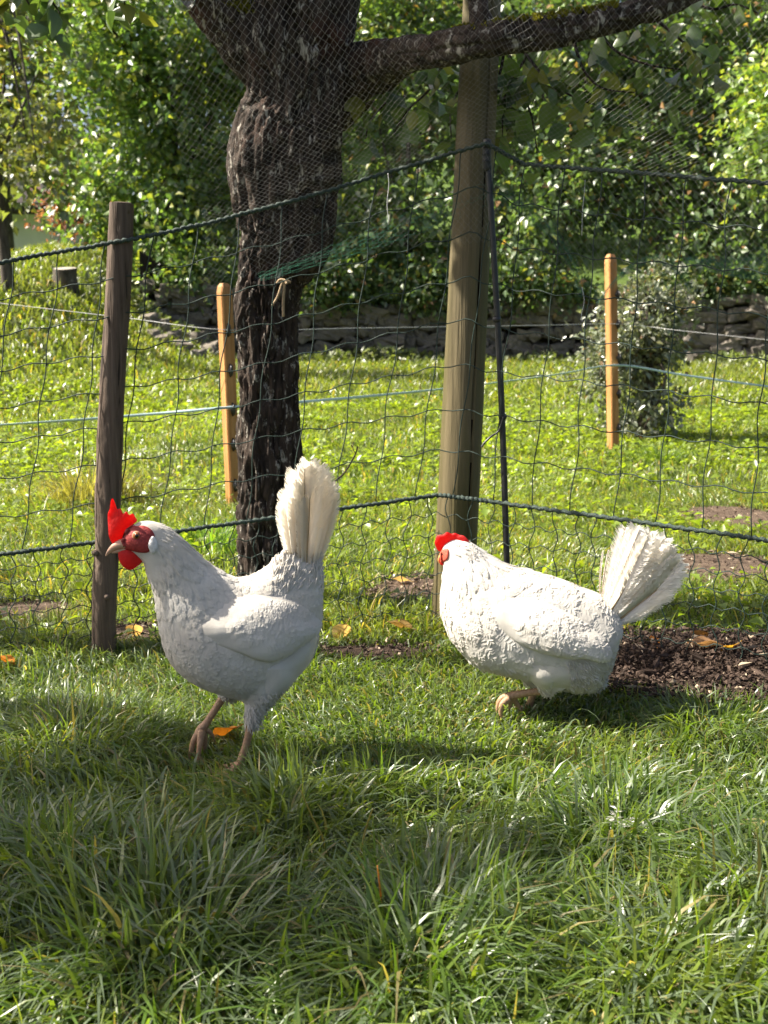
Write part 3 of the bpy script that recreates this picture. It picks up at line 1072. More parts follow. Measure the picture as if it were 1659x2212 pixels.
# thin young tree on the bank
for (u, v_, r, kd, lab, Yb) in [(20, 625, 0.055, 'autumn', 'thin grey young tree with yellowing leaves on the grassy bank', None)]:
    p = gnd(u, v_)
    make_tree('young_tree', lab, tuple(p), [((p.x + 0.2, p.y, p.z + 1.5), (0.45, 0.5, 0.8)), ((p.x + 0.05, p.y, p.z + 2.9), (0.6, 0.6, 1.0)), ((p.x + 0.35, p.y - 0.2, p.z + 0.95), (0.25, 0.3, 0.30))],
              kd, 0.095, 70, 30, 0.16, r, None, top=(p.x - 0.05, p.y, p.z + 4.0), limbs=10)
p = at(135, 440, 17.0)
make_tree('red_shrub', 'red-leaved shrub in front of the white house', on_g(p.x, 17.0), [((p.x, 17, p.z), (0.45, 0.4, 0.45)), ((p.x + 0.35, 17, p.z - 0.6), (0.3, 0.3, 0.3))], 'red', 0.08, 30, 30, 0.13, 0.03, None, 'shrub', limbs=4)

# silvery shrub beside the orange stake
p = gnd(1372, 952)
make_tree('silver_shrub', 'silvery glinting shrub with small leaves beside the orange stake', tuple(p),
          [((p.x, p.y, p.z + 0.62), (0.27, 0.24, 0.33)), ((p.x - 0.12, p.y, p.z + 0.42), (0.24, 0.2, 0.22)), ((p.x + 0.05, p.y, p.z + 0.16), (0.20, 0.2, 0.17)), ((p.x + 0.16, p.y, p.z + 0.78), (0.13, 0.14, 0.18))],
          'silver', 0.040, 200, 30, 0.045, 0.035, None, 'shrub', 0.5, 14, (p.x + 0.03, p.y, p.z + 0.85), 0.1, 'silver_leaf', 0.55, 0.35)

# tree stump on the bank
p = gnd(140, 622)
st = thing('tree_stump', 'old grey tree stump with a pale cut top on the bank', 'stump', tuple(p + Vector((0, 0, 0.03))), None, (0.16, 0.1, 0))
a = np.arange(40) / 40 * 2 * PI
rr = 0.115 * (1 + 0.18 * (fbm(np.cos(a) * 2, np.sin(a) * 2, 1.0, 3) - 0.45) * 2)
V, F = [], []
for q, (z, k) in enumerate([(-0.1, 1.25), (0.02, 1.12), (0.06, 1.0), (0.14, 0.97), (0.165, 0.95)]):
    V.append(np.stack([np.cos(a) * rr * k, np.sin(a) * rr * k, np.full(40, z) + 0.012 * np.cos(a)], -1))
V = np.vstack(V)
i = np.arange(4)[:, None] * 40
j = np.arange(40)[None, :]
link('stump_bark', mesh_np('stump_bark', V, np.stack([i + j, i + (j + 1) % 40, i + 40 + (j + 1) % 40, i + 40 + j], -1).reshape(-1, 4), MAT['far_bark']), st)
Vt = np.vstack([V[-40:], [[0, 0, 0.172]]])
j = np.arange(40)
link('cut_face', mesh_np('cut_face', Vt, np.stack([j, (j + 1) % 40, np.full(40, 40)], -1), MAT['stump_top']), st)

# white house beyond the bank
hp = at(88, 520, 24.0)
hs = thing('house', 'white plastered house with a dark roof beyond the bank', 'house', (hp.x - 3, 26, -0.42))
hx = hp.x - 3
MB().box((0.2, 0, 1.5), (6.4, 5, 4.2)).build('wall', MAT['plaster'], hs, smooth=False)
r_ = MB()
r_.add([(-3.6, -3.3, 3.45), (4.0, -3.3, 3.45), (4.0, 0, 5.3), (-3.6, 0, 5.3), (-3.6, 3.3, 3.45), (4.0, 3.3, 3.45), (-3.6, -3.3, 3.3), (4.0, -3.3, 3.3), (4.0, 3.3, 3.3), (-3.6, 3.3, 3.3)],
       [np.array([(0, 1, 2, 3), (3, 2, 5, 4), (6, 7, 1, 0), (4, 5, 8, 9), (7, 6, 9, 8)]), np.array([(1, 5, 2), (0, 3, 4)]), ])
r_.build('roof', MAT['roof'], hs, smooth=False)
wd = MB().box((2.1, -2.52, 2.0), (0.9, 0.06, 1.1)).build('window', MAT['plaster'], hs, smooth=False)
MB().box((2.1, -2.56, 2.0), (0.76, 0.04, 0.96)).build('pane', MAT['glass_dark'], wd, smooth=False)

# ================================================================== FRUIT TREE
TY = 2.66
tb = gnd(586, 1305)
TY = tb.y


def bark_loft(name, st, parent, origin, n_ang=110, n_len=220, amp=0.012, mat='bark', seed=0.0, stretch=3.0):
    """st rows: x,y,z,r   -> knobbly bark covered limb"""
    S = crom(st, n_len)
    P, R = S[:, :3], np.maximum(S[:, 3], 0.002)
    T = np.gradient(P, axis=0)
    T /= np.linalg.norm(T, axis=1)[:, None]
    ref = np.array([0.0, -1.0, 0.05])
    Nn = ref - T * (T @ ref)[:, None]
    Nn /= np.linalg.norm(Nn, axis=1)[:, None]
    B = np.cross(T, Nn)
    a = np.arange(n_ang) / n_ang * 2 * PI
    s = np.concatenate([[0], np.cumsum(np.linalg.norm(np.diff(P, axis=0), axis=1))])
    ca, sa = np.cos(a)[None, :], np.sin(a)[None, :]
    ss = s[:, None]
    rr = R[:, None]
    cx, sx = ca * rr, sa * rr
    wob = fbm(cx * 9 + seed, sx * 9, ss * 6, 3) - 0.45
    ridge = fbm(cx * 55 + seed + 0.4 * np.sin(ss * 30), sx * 55, ss * 55 / stretch, 4)
    ck = fbm(cx * 38 + seed + 3 + 0.25 * np.sin(ss * 40), sx * 38, ss * 38 / (stretch * 1.6), 4)
    ck = np.exp(-(np.abs(ck - 0.46) / 0.028) ** 2)
    ridge = 1 - np.abs(ridge - 0.47) * 4.0 - 0.9 * ck
    plate = fbm(cx * 28 + seed, sx * 28, ss * 11, 3) - 0.45
    d = 0.22 * rr * wob * 1.6 + amp * (ridge * 0.75 - 0.4) + amp * 1.3 * plate
    rad = rr + d
    V = P[:, None, :] + rad[..., None] * (np.cos(a)[None, :, None] * Nn[:, None, :] + np.sin(a)[None, :, None] * B[:, None, :])
    V = V.reshape(-1, 3) - np.array(origin)
    i = np.arange(n_len - 1)[:, None] * n_ang
    j = np.arange(n_ang)[None, :]
    F = np.stack([i + j, i + (j + 1) % n_ang, i + n_ang + (j + 1) % n_ang, i + n_ang + j], -1).reshape(-1, 4)
    return link(name, mesh_np(name, V, F, MAT[mat]), parent)


def px_st(rows, Yd):
    """rows (u, v, radius px[, dY]) -> x,y,z,r"""
    out = []
    for r in rows:
        y = Yd + (r[3] if len(r) > 3 else 0)
        p, q = at(r[0], r[1], y), at(r[0] + r[2], r[1], y)
        out.append((*p, q.x - p.x))
    return out


ft = thing('fruit_tree', 'old fruit tree with a thick burled dark bark trunk behind the netting', 'tree', tuple(tb))
LR = [(1345, 505, 672), (1312, 512, 662), (1285, 518, 655), (1230, 522, 648), (1100, 517, 648), (960, 512, 650), (800, 509, 645), (700, 507, 642), (640, 506, 643), (595, 507, 655), (560, 508, 680), (520, 512, 708),
      (470, 508, 718), (420, 496, 726), (360, 491, 738), (300, 499, 746), (250, 520, 750), (200, 529, 752), (150, 526, 756), (100, 518, 762), (50, 530, 770), (0, 545, 778), (-90, 560, 800), (-200, 575, 815), (-330, 600, 800), (-480, 620, 780)]
bark_loft('trunk', px_st([((l + r) / 2, v_, (r - l) / 2 * 0.97) for (v_, l, r) in LR], TY), ft, tb, 200, 520, 0.020, 'bark', 3.0, 5.0)
bark_loft('limb', px_st([(640, 190, 70, 0.02), (560, 110, 72), (500, 40, 66, -0.02), (440, -30, 60, -0.04), (370, -110, 52, -0.06), (260, -200, 44, -0.05), (120, -300, 36)], TY), ft, tb, 90, 140, 0.010, 'bark', 9.0)
limb_st = [(640, 240, 60, 0.06), (690, 205, 84, 0.06), (752, 172, 74, 0.05), (812, 144, 55, -0.03), (870, 122, 37, -0.18), (960, 104, 34, -0.34), (1060, 84, 34, -0.42), (1200, 66, 32, -0.42), (1330, 40, 29, -0.42), (1450, 2, 26, -0.40), (1580, -60, 26, -0.38), (1750, -150, 22, -0.36), (1950, -260, 16, -0.34)]
bark_loft('limb', px_st(limb_st, TY), ft, tb, 80, 200, 0.008, 'bark', 15.0)
bark_loft('branch', px_st([(1052, 78, 26, -0.42), (1040, 45, 25, -0.41), (1032, 5, 22, -0.40), (1026, -50, 20, -0.38), (1040, -130, 16, -0.35), (1080, -220, 11, -0.3)], TY), ft, tb, 50, 60, 0.005, 'bark', 21.0)

# moss cushions on the limbs
mo = MB()
n = 5200
sel = rng.random(n)
uu = np.where(sel < 0.45, rng.normal(492, 26, n), np.where(sel < 0.85, rng.uniform(1130, 1330, n), rng.uniform(980, 1150, n)))
limbtop = px_st(crom([r if len(r) > 3 else (*r, 0) for r in limb_st], 60), TY)
lt = np.array(limbtop)
lu, _, _ = proj(lt[:, :3])
ii = np.argmin(np.abs(lu[None, :] - uu[:, None]), 1)
P = lt[ii, :3] + np.stack([rng.uniform(-.006, .006, n), rng.uniform(-0.85, 0.5, n) * lt[ii, 3], 0 * uu], -1)
P[:, 2] += np.sqrt(np.clip(lt[ii, 3] ** 2 - (P[:, 1] - lt[ii, 1]) ** 2, 0, 1)) * 1.0
k = sel < 0.45
nk = int(k.sum())
pm = np.array([tuple(at(u, 10 + 0.25 * (u - 492) + dv, TY - 0.085 + 0.02 * abs(dv) / 30)) for u, dv in zip(uu[k], rng.normal(0, 20, nk))])
P[k] = pm
D = unit(n)
D[:, 2] = np.abs(D[:, 2]) + 0.2
D[:, 1] -= 0.3
L = rng.uniform(0.004, 0.011, n)
V, F = leaf_np(P - np.array(tb), D, unit(n), L, L * 0.5)
c = np.array([0.16, 0.15, 0.02]) * rng.uniform(0.5, 1.5, (n, 1))
link('moss', mesh_np('moss', V, F, MAT['moss'], True, np.repeat(c, 5, 0)), ft)


def ovate_np(P, D, N, L, W, fold=0.18, curl=0.25):
    """rounder near leaf: 3 cross rows on a bent midrib"""
    D = D / (np.linalg.norm(D, axis=1)[:, None] + 1e-9)
    S = np.cross(D, N)
    S /= np.linalg.norm(S, axis=1)[:, None] + 1e-9
    N = np.cross(S, D)
    L, W = L[:, None], W[:, None]
    rows = [P]
    for s_, h_ in ((0.14, 0.62), (0.36, 1.0), (0.6, 0.86), (0.82, 0.48)):
        m_ = P + D * L * s_ - N * L * curl * s_ ** 2
        for c_ in (-0.5, 0, 0.5):
            rows.append(m_ + S * W * h_ * c_ + N * W * fold * abs(c_) * 2 * h_)
    rows.append(P + D * L - N * L * curl)
    V = np.stack(rows, 1).reshape(-1, 3)
    b = np.arange(len(P))[:, None] * 14
    q = [b + np.array([[1 + 3 * r + c, 2 + 3 * r + c, 5 + 3 * r + c, 4 + 3 * r + c]]) for r in range(3) for c in range(2)]
    t3 = [b + np.array([f]) for f in ((0, 2, 1), (0, 3, 2), (10, 11, 13), (11, 12, 13))]
    return V, [np.vstack(q), np.vstack(t3)]


def leafy_twig(pts, n, size, kind, root, origin, hang=0.8, r0=0.004, spread=0.028):
    """twig with big drooping leaves; returns leaf arrays"""
    C = crom([tuple(p) for p in pts], 16)
    MB().tube(C - np.array(origin), np.linspace(r0, r0 * 0.3, 16), 5).build('twig', MAT['bark'], root)
    i = rng.integers(2, 16, n)
    P = C[i] + rng.normal(size=(n, 3)) * spread
    D = unit(n)
    D[:, 2] -= hang
    N = unit(n) * 0.8 + np.array([0, -0.4, 0.35])
    L = size * rng.uniform(0.7, 1.2, n)
    return P, D, N, L


LP = []
TW = [  # px polylines (u,v) at depth offset
    ([(1160, 95), (1120, 150), (1090, 210), (1085, 300)], -0.15, 16), ([(1090, 105), (1075, 170), (1030, 230), (990, 290)], -0.12, 16),
    ([(1060, 120), (1010, 170), (975, 230), (975, 300)], -0.05, 15), ([(1130, 110), (1180, 170), (1240, 210), (1330, 240)], -0.18, 16),
    ([(1290, 60), (1330, 110), (1400, 140), (1470, 150)], -0.2, 12), ([(1400, 30), (1450, 70), (1500, 120), (1520, 200)], -0.22, 10),
    ([(1240, 90), (1260, 150), (1300, 190), (1370, 200)], -0.2, 10), ([(850, 150), (840, 210), (800, 260), (790, 300)], 0.0, 10),
    ([(960, 130), (930, 190), (880, 240), (850, 290)], 0.02, 11), ([(1100, 120), (1130, 200), (1150, 260), (1160, 330)], -0.1, 10),
    ([(1480, 0), (1540, 20), (1590, 10), (1640, 30)], -0.25, 9),
    ([(-60, -120), (10, -60), (50, -10), (70, 20)], -0.45, 14), ([(-20, -150), (60, -60), (110, 0), (130, 30)], -0.45, 10), ([(200, -200), (240, -80), (262, -20), (270, 10)], -0.3, 14)]
for (poly, dy, n) in TW:
    LP.append(leafy_twig([at(u, v_, TY + dy) for (u, v_) in poly], int(n * 1.7), 0.052, 'pear', ft, tb))
# crown above the frame: boughs and leaves
boughs = [((-0.15, TY, 1.9), (-0.6, TY - 0.3, 2.5), (-1.1, TY - 0.5, 2.9)), ((-0.12, TY, 2.0), (0.2, TY + 0.4, 2.7), (0.6, TY + 0.7, 3.2)), ((-0.12, TY, 1.95), (-0.4, TY + 0.6, 2.6), (-0.8, TY + 1.0, 3.1)),
          ((0.8, TY - 0.3, 1.75), (1.2, TY - 0.35, 2.3), (1.7, TY - 0.3, 2.6)), ((-0.1, TY, 2.0), (0.1, TY, 2.9), (0.0, TY + 0.1, 3.6))]
cc = []
for b in boughs:
    C = crom(b, 12)
    MB().tube(C - np.array(tb), np.linspace(0.045, 0.012, 12), 7).build('bough', MAT['bark'], ft)
    for q in range(9):
        cc.append(C[rng.integers(5, 12)] + rng.normal(size=3) * np.array([0.28, 0.28, 0.22]))
P, D, N, L = cluster_leaves(np.array(cc), 42, 0.13, 0.06, (0, TY, 2.0), 0.5, 0.5)
k = P[:, 2] > 1.75
LP.append((P[k], D[k], N[k], L[k]))
# leafy boughs over the side limb, keeping it in shade
cs = []
for q in range(44):
    a_ = lt[rng.integers(8, 52), :3]
    t_ = rng.uniform(0.55, 1.5)
    cs.append(a_ + np.array(SUN) * t_ + rng.normal(size=3) * 0.05)
P, D, N, L = cluster_leaves(np.array(cs), 34, 0.07, 0.06, (0, TY, 1.6), 0.5, 0.4)
k = P[:, 2] > 1.68
LP.append((P[k], D[k], N[k], L[k]))
for q in ((0.2, -0.1, 2.05), (-0.35, -0.2, 2.2), (0.55, -0.3, 2.0)):
    MB().tube(crom([(-0.13, TY, 1.75), (q[0] * 0.6 - 0.05, TY + q[1] * 0.7, 1.95), (q[0], TY + q[1], q[2])], 10) - np.array(tb), np.linspace(0.03, 0.008, 10), 6).build('bough', MAT['bark'], ft)
P, D, N, L = [np.concatenate(q) for q in zip(*LP)]
V, F = ovate_np(P - np.array(tb), D, N, L, L * 0.66)
link('crown', mesh_np('crown', V, F, MAT['leaf'], True, np.repeat(pal('pear', len(P)) * 0.8, 14, 0)), ft)

# straw twine tied round the trunk
tw = MB()
for pl, r in (([(628, 610), (612, 608), (600, 640), (588, 660)], .0028), ([(606, 607), (614, 612), (612, 650), (612, 684)], .0030), ([(598, 612), (606, 604), (616, 606), (620, 613)], .003)):
    tw.tube(crom([tuple(at(u, v_, 2.43 - 0.004 * q)) for q, (u, v_) in enumerate(pl)], 20), r, 6)
    r_ = None
tag(tw.build('twine', MAT['twine']), 'frayed straw coloured twine tied to the netting in front of the trunk', 'twine')

# ================================================================== POSTS
# thin weathered post
p = gnd(218, 1418)
wp = thing('weathered_post', 'thin grey weathered round post holding the netting', 'post', tuple(p))
top = at(262, 440, p.y + 0.01)
sts = []
for q in np.linspace(0, 1, 9):
    c = Vector(p).lerp(top, float(q)) - p
    if q == 0:
        c = c - Vector((0, 0, 0.12))
    sts.append((c.x + 0.002 * math.sin(q * 9), c.y, c.z, 0.0235 - 0.0015 * q))
bark_loft('post', sts, wp, (0, 0, 0), 40, 120, 0.0022, 'grey_wood', 31.0, 9.0)
MB().tube([(top.x - p.x, top.y - p.y, top.z - p.z - 0.02), (top.x - p.x, top.y - p.y, top.z - p.z - 0.003), (top.x - p.x, top.y - p.y, top.z - p.z + 0.002)], [0.0215, 0.0215, 0.018], 24).build('post_end', MAT['grey_wood'], wp)
for (u, v_) in [(241, 1152), (231, 1290), (205, 1195)]:
    c = at(u, v_, p.y - 0.022) - p
    MB().tube([c + Vector((0, 0.008, 0)), c + Vector((0, -0.001, 0)), c + Vector((0.001, -0.004, 0))], [0.007, 0.006, 0.003], 10).build('knot', MAT['grey_wood'], wp)

# tall round post with a drying crack
tpb = gnd(977, 1352)
tp = thing('tall_round_post', 'tall thick round greenish post with a long drying crack', 'post', tuple(tpb))
ttop = at(1044, -60, tpb.y + 0.02)
n_a, n_l = 120, 90
V = []
for q in np.linspace(0, 1, n_l):
    c = Vector(tpb).lerp(ttop, float(q)) - tpb
    if q == 0:
        c.z -= 0.15
    r = 0.0470 - 0.0085 * q
    a = np.arange(n_a) / n_a * 2 * PI
    d = 0.0012 * (fbm(np.cos(a) * 3, np.sin(a) * 3, q * 14 + 2, 3) - 0.45) * 2
    crk = a - (1.5 * PI + 0.50 + 0.03 * math.sin(q * 11) + 0.02 * math.sin(q * 31))
    wdt = 0.040 + 0.015 * math.sin(q * 5 + 1)
    d = d - 0.010 * np.exp(-(crk / wdt) ** 2) * (q < 0.97)
    V.append(np.stack([c.x + np.cos(a) * (r + d), c.y + np.sin(a) * (r + d), np.full(n_a, c.z)], -1))
V = np.vstack(V + [np.array([[c.x, c.y, c.z + 0.004]])])
i = np.arange(n_l - 1)[:, None] * n_a
j = np.arange(n_a)[None, :]
F = [np.stack([i + j, i + (j + 1) % n_a, i + n_a + (j + 1) % n_a, i + n_a + j], -1).reshape(-1, 4)]
jj = np.arange(n_a)
F.append(np.stack([(n_l - 1) * n_a + jj, (n_l - 1) * n_a + (jj + 1) % n_a, np.full(n_a, n_l * n_a)], -1))
fm = np.zeros(len(F[0]) + n_a)
ang = (np.arange(n_a) / n_a * 2 * PI)
for q in range(n_l - 1):
    cpos = 1.5 * PI + 0.50 + 0.03 * math.sin(q / (n_l - 1) * 11) + 0.02 * math.sin(q / (n_l - 1) * 31)
    fm[q * n_a + int(cpos / (2 * PI) * n_a)] = 1
link('post', mesh_np('post', V, F, [MAT['post_wood'], MAT['crack']], True, None, fm), tp)

# black plastic fence pole
pb = gnd(1104, 1384)
bp = thing('fence_pole', 'thin black plastic fence pole at the corner of the netting', 'pole', tuple(pb))
ptop = at(1052, 306, pb.y)
C = crom([(0, 0, -0.1), tuple((ptop - pb) * 0.5 + Vector((0.004, 0, 0))), tuple(ptop - pb)], 20)
MB().tube(C, np.linspace(0.0068, 0.0060, 20), 12).build('rod', MAT['pole'], bp)
e = ptop - pb
MB().tube([e + Vector((0.001, 0, -0.055)), e + Vector((0, 0, -0.05)), e + Vector((0, 0, -0.002)), e + Vector((0, 0, 0.004)), e + Vector((0, 0, 0.006))], [0.0075, 0.0086, 0.0086, 0.0078, 0.003], 14).build('cap', MAT['pole'], bp)
for q in range(3):
    zc = -0.012 - 0.013 * q
    MB().tube([e + Vector((0, 0, zc - 0.002)), e + Vector((0, 0, zc)), e + Vector((0, 0, zc + 0.002))], [0.0086, 0.0100, 0.0086], 14).build('ring', MAT['pole'], bp)
for (u, v_) in [(1073, 690), (1086, 900)]:
    c = at(u, v_, pb.y) - pb
    MB().tube([c - Vector((0, 0, 0.006)), c, c + Vector((0, 0, 0.006))], [0.0066, 0.009, 0.0066], 12).build('clip', MAT['pole'], bp)
cb = crom([tuple(at(u, v_, pb.y - 0.012)) for (u, v_) in [(1088, 900), (1078, 930), (1062, 942), (1048, 955), (1040, 966)]], 20)
tag(MB().tube(cb, 0.0022, 6).build('wire_end', MAT['pole']), 'short bent black wire end sticking out from the fence pole', 'wire')

# ================================================================== NETTING FENCE
ST = [  # top cord | thick lower cord | bottom strand
    ((-280, 626), (-370, 1255), (-375, 1492)), ((-100, 588), (-190, 1225), (-195, 1460)), ((80, 552), (0, 1198), (-5, 1430)), ((262, 521), (185, 1172), (180, 1414)), ((450, 482), (372, 1149), (367, 1404)), ((640, 432), (560, 1123), (555, 1394)), ((840, 372), (752, 1097), (745, 1380)),
    ((1050, 309), (945, 1069), (935, 1368)), ((1130, 354), (1060, 1083), (1052, 1386)), ((1380, 374), (1310, 1118), (1302, 1415)), ((1660, 396), (1600, 1158), (1592, 1448)), ((1850, 408), (1800, 1190), (1795, 1488)), ((2050, 420), (2000, 1222), (1990, 1525))]
TOP, LOW, BOT = [], [], []
for (a, b, c) in ST:
    g0 = gnd(*c)
    BOT.append(tuple(g0 + Vector((0, 0, 0.006))))
    yy = g0.y
    if a[0] in (1050,):
        yy = pb.y - 0.012
    LOW.append(tuple(at(b[0], b[1], g0.y - 0.003)))
    TOP.append(tuple(at(a[0], a[1], yy + (0.0 if a[0] != 262 else -0.03))))
TOP, LOW, BOT = map(np.array, (TOP, LOW, BOT))
# keep the cords in front of the posts
LOW[7, 1] = min(LOW[7, 1], tpb.y - 0.055)
LOW[3, 1] = min(LOW[3, 1], p.y - 0.0)
NSEG = len(ST) - 1


def lin(P, t):
    t = np.asarray(t, float) * NSEG
    i = np.clip(np.floor(t).astype(int), 0, NSEG - 1)
    f = (t - i)[..., None]
    return P[i] * (1 - f) + P[i + 1] * f


# path parameter by arc length
def arc(P):
    t = np.linspace(0, 1, 600)
    q = lin(P, t)
    s = np.concatenate([[0], np.cumsum(np.linalg.norm(np.diff(q, axis=0), axis=1))])
    return t, s


tt, ssl = arc(LOW)
total = ssl[-1]


def netpt(s, h, amp=1.0):
    """s metres along the lower cord; h 0 bottom .. 1 lower cord .. 2 top cord"""
    s, h = np.broadcast_arrays(np.asarray(s, float), np.asarray(h, float))
    t = np.interp(s, ssl, tt)
    A, B, C = lin(BOT, t), lin(LOW, t), lin(TOP, t)
    q = np.where((h <= 1)[..., None], A + (B - A) * np.clip(h, 0, 1)[..., None], B + (C - B) * np.clip(h - 1, 0, 1)[..., None])
    return q


def node_jit(i, j, zone):
    r = np.stack([_hash(np.asarray(i) + 11 * zone, np.asarray(j) * 3 + 5, np.asarray(i) * 0 + 1), _hash(np.asarray(i) * 7 + 3, np.asarray(j) + 31 * zone, np.asarray(i) * 0 + 2), _hash(np.asarray(i) + 5, np.asarray(j) + 9, np.asarray(i) * 0 + 7 * zone)], -1) - 0.5
    return r


fence = thing('netting_fence', 'dark green poultry netting fence with square mesh and thick cords', 'fence', (0, 2.3, 0))
FO = np.array([0, 2.3, 0])


def strand(pts, r, name, mat='net', n=4, par=fence):
    V, F = tube_np(pts - FO, r, n, True)
    return link(name, mesh_np(name, V, F, MAT[mat]), par)


# cords (twisted rope)
for P_, r, nm, sag in ((TOP, 0.0040, 'top_cord', 0.004), (LOW, 0.0044, 'lower_cord', 0.002)):
    t_ = np.linspace(0, 1, 520)
    q = lin(P_, t_)
    q[:, 2] += 0.0015 * np.sin(t_ * 900) + 0.003 * (fbm(t_ * 60, t_ * 0, 2, 2) - 0.4)
    q[:, 1] += 0.0012 * np.cos(t_ * 900)
    V, F = tube_np(q - FO, r * (1 + 0.15 * np.sin(t_ * 1800)), 8)
    link(nm, mesh_np(nm, V, F, MAT['rope']), fence)
CU, CL = 0.088, 0.047            # mesh sizes above / below the thick cord
NRU, NRL = 8, 7
nu_ = int(total / CU)
nl_ = int(total / CL)


def wav(q, k, a):
    """small wander of a slack string"""
    n = len(q)
    e = np.linspace(0, 1, n)
    q = q.copy()
    for ax in (0, 1, 2):
        q[:, ax] += a * (fbm(e * n / 5 + k * 3.1, e * 0 + ax * 5.3, k * 1.7, 2) - 0.37)
    return q


hU = [1 + (k / NRU) ** 0.96 for k in range(1, NRU)]
for k, h in enumerate(hU):
    s = np.linspace(0, total, nu_ * 5)
    hh = h + 0.006 * np.sin(s / CU * 2 * PI + k) + 0.022 * (fbm(s * 2.5, s * 0 + k, 1.0, 2) - 0.37)
    strand(wav(netpt(s, hh), k + 1, 0.005), 0.00115, 'horizontal_strand')
for k in range(NRL):
    s = np.linspace(0, total, nl_ * 4)
    h = k / NRL
    hh = h + 0.018 * np.sin(s / CL * 2 * PI + k) + 0.03 * (fbm(s * 3.5, s * 0 + k, 4.0, 2) - 0.37) * (k > 0)
    strand(wav(netpt(s, np.clip(hh, 0, 1)), k + 40, 0.005), 0.0010 if k else 0.0008, 'horizontal_strand')
for c in range(nu_ + 1):
    h = np.linspace(1, 2, 34)
    s0 = c * CU + 0.012 * (float(_hash(np.array(c), np.array(3), np.array(5))) - 0.5)
    s = s0 + 0.003 * np.sin((h - 1) * NRU * PI + c * 1.3) + 0.016 * (fbm(h * 3, h * 0 + c, 2.0, 2) - 0.37) * np.sin((h - 1) * PI)
    strand(wav(netpt(s, h), c + 80, 0.005), 0.00115, 'vertical_strand')
for c in range(nl_ + 1):
    h = np.linspace(0, 1, 34)
    s0 = c * CL + 0.008 * (float(_hash(np.array(c), np.array(13), np.array(25))) - 0.5)
    s = s0 + 0.0055 * np.sin(h * NRL * PI + c * 1.1) + 0.02 * (fbm(h * 3, h * 0 + c, 5.0, 2) - 0.37)
    strand(wav(netpt(s, h), c + 140, 0.004), 0.00105, 'vertical_strand')

# hanging loose string ends tied to the cords
for (pl, lab) in [([(838, 374), (840, 400), (836, 440), (840, 478)], 'loose grey string end hanging from the top cord beside the trunk'),
                  ([(1264, 388), (1262, 420), (1258, 460), (1257, 510)], 'loose grey string end hanging from the top cord over the silvery shrub'),
                  ([(1257, 620), (1262, 650), (1256, 680), (1258, 695)], 'short frayed string knotted to the netting by the orange stake')]:
    q = crom([tuple(at(u, v_, 2.2)) for (u, v_) in pl], 14)
    tag(MB().tube(q, 0.0006, 4).build('string_end', MAT['white_line']), lab, 'string')

# ------------------------------------------------------------------ fine bird net overhead
bn = thing('bird_net', 'fine grey diamond mesh bird net sloping up from the top cord', 'net', (0, 2.2, 1.0))
BO = np.array([0, 2.2, 1.0])


def bird_surface(s, w):
    """s along the top cord (x-ish metres), w up the net: negative hangs below the cord"""
    t = np.interp(s, *[np.array(q) for q in (bsl, btt)])
    C = lin(TOP, t)
    x, y, z = C[..., 0].copy(), C[..., 1].copy(), C[..., 2].copy()
    wp_ = np.clip(w, 0, None)
    wn_ = np.clip(-w, 0, None)
    ph = np.radians(24) + np.radians(48) * sstep(0.0, 0.42, wp_ * 0.5)
    y = y - wp_ * np.cos(ph)
    z = z + wp_ * np.sin(ph)
    x = x - 0.05 * wp_
    y = y + 0.05 * wn_ + 0.02 * np.sin(s * 7) * wn_ / 0.1
    z = z - wn_ * (1 + 0.25 * np.sin(s * 5.0 + 1))
    f = fbm(s * 3, w * 3, 1.0, 3) - 0.45
    return np.stack([x + 0.02 * f, y + 0.05 * f, z + 0.03 * f], -1)


btt, bsl = arc(TOP)
cell = 0.0135
s0, s1 = 0.62, float(bsl[-1]) - 0.25
nS = int((s1 - s0) / cell)
w_low, w_high = -0.16, 0.72
nW = int((w_high - w_low) / (cell * 0.5))
ii, jj = np.meshgrid(np.arange(nS), np.arange(nW), indexing='ij')


def bnode(i, j):
    s = s0 + (i + 0.5 * (j % 2)) * cell + 0.0022 * (_hash(i, j, i * 0 + 3) - 0.5)
    w = w_low + j * cell * 0.5 + 0.0022 * (_hash(i, j, i * 0 + 5) - 0.5)
    return bird_surface(s, w)


A = bnode(ii[:, :-1], jj[:, :-1])
odd = (jj[:, :-1] % 2)
B1 = bnode(ii[:, :-1] - 1 + odd, jj[:, 1:])
B2 = bnode(ii[:, :-1] + odd, jj[:, 1:])
E0 = np.concatenate([A.reshape(-1, 3), A.reshape(-1, 3)])
E1 = np.concatenate([B1.reshape(-1, 3), B2.reshape(-1, 3)])
d = E1 - E0
ln = np.linalg.norm(d, axis=1)
k = ln < 0.06
E0, E1, d, ln = E0[k], E1[k], d[k] / ln[k][:, None], ln[k]
S_ = np.cross(d, np.array([0.2, -0.9, 0.4]))
S_ /= np.linalg.norm(S_, axis=1)[:, None]
U_ = np.cross(S_, d)
r = 0.00018
V = []
for a in (0, 2 * PI / 3, 4 * PI / 3):
    o_ = (math.cos(a) * S_ + math.sin(a) * U_) * r
    V += [E0 + o_, E1 + o_]
V = np.stack(V, 1).reshape(-1, 3)
b = np.arange(len(E0))[:, None] * 6
F = np.concatenate([b + np.array([f]) for f in ((0, 2, 3, 1), (2, 4, 5, 3), (4, 0, 1, 5))])
o = link('net_mesh', mesh_np('net_mesh', V - BO, F, MAT['nylon']), bn)
o['kind'] = 'stuff'

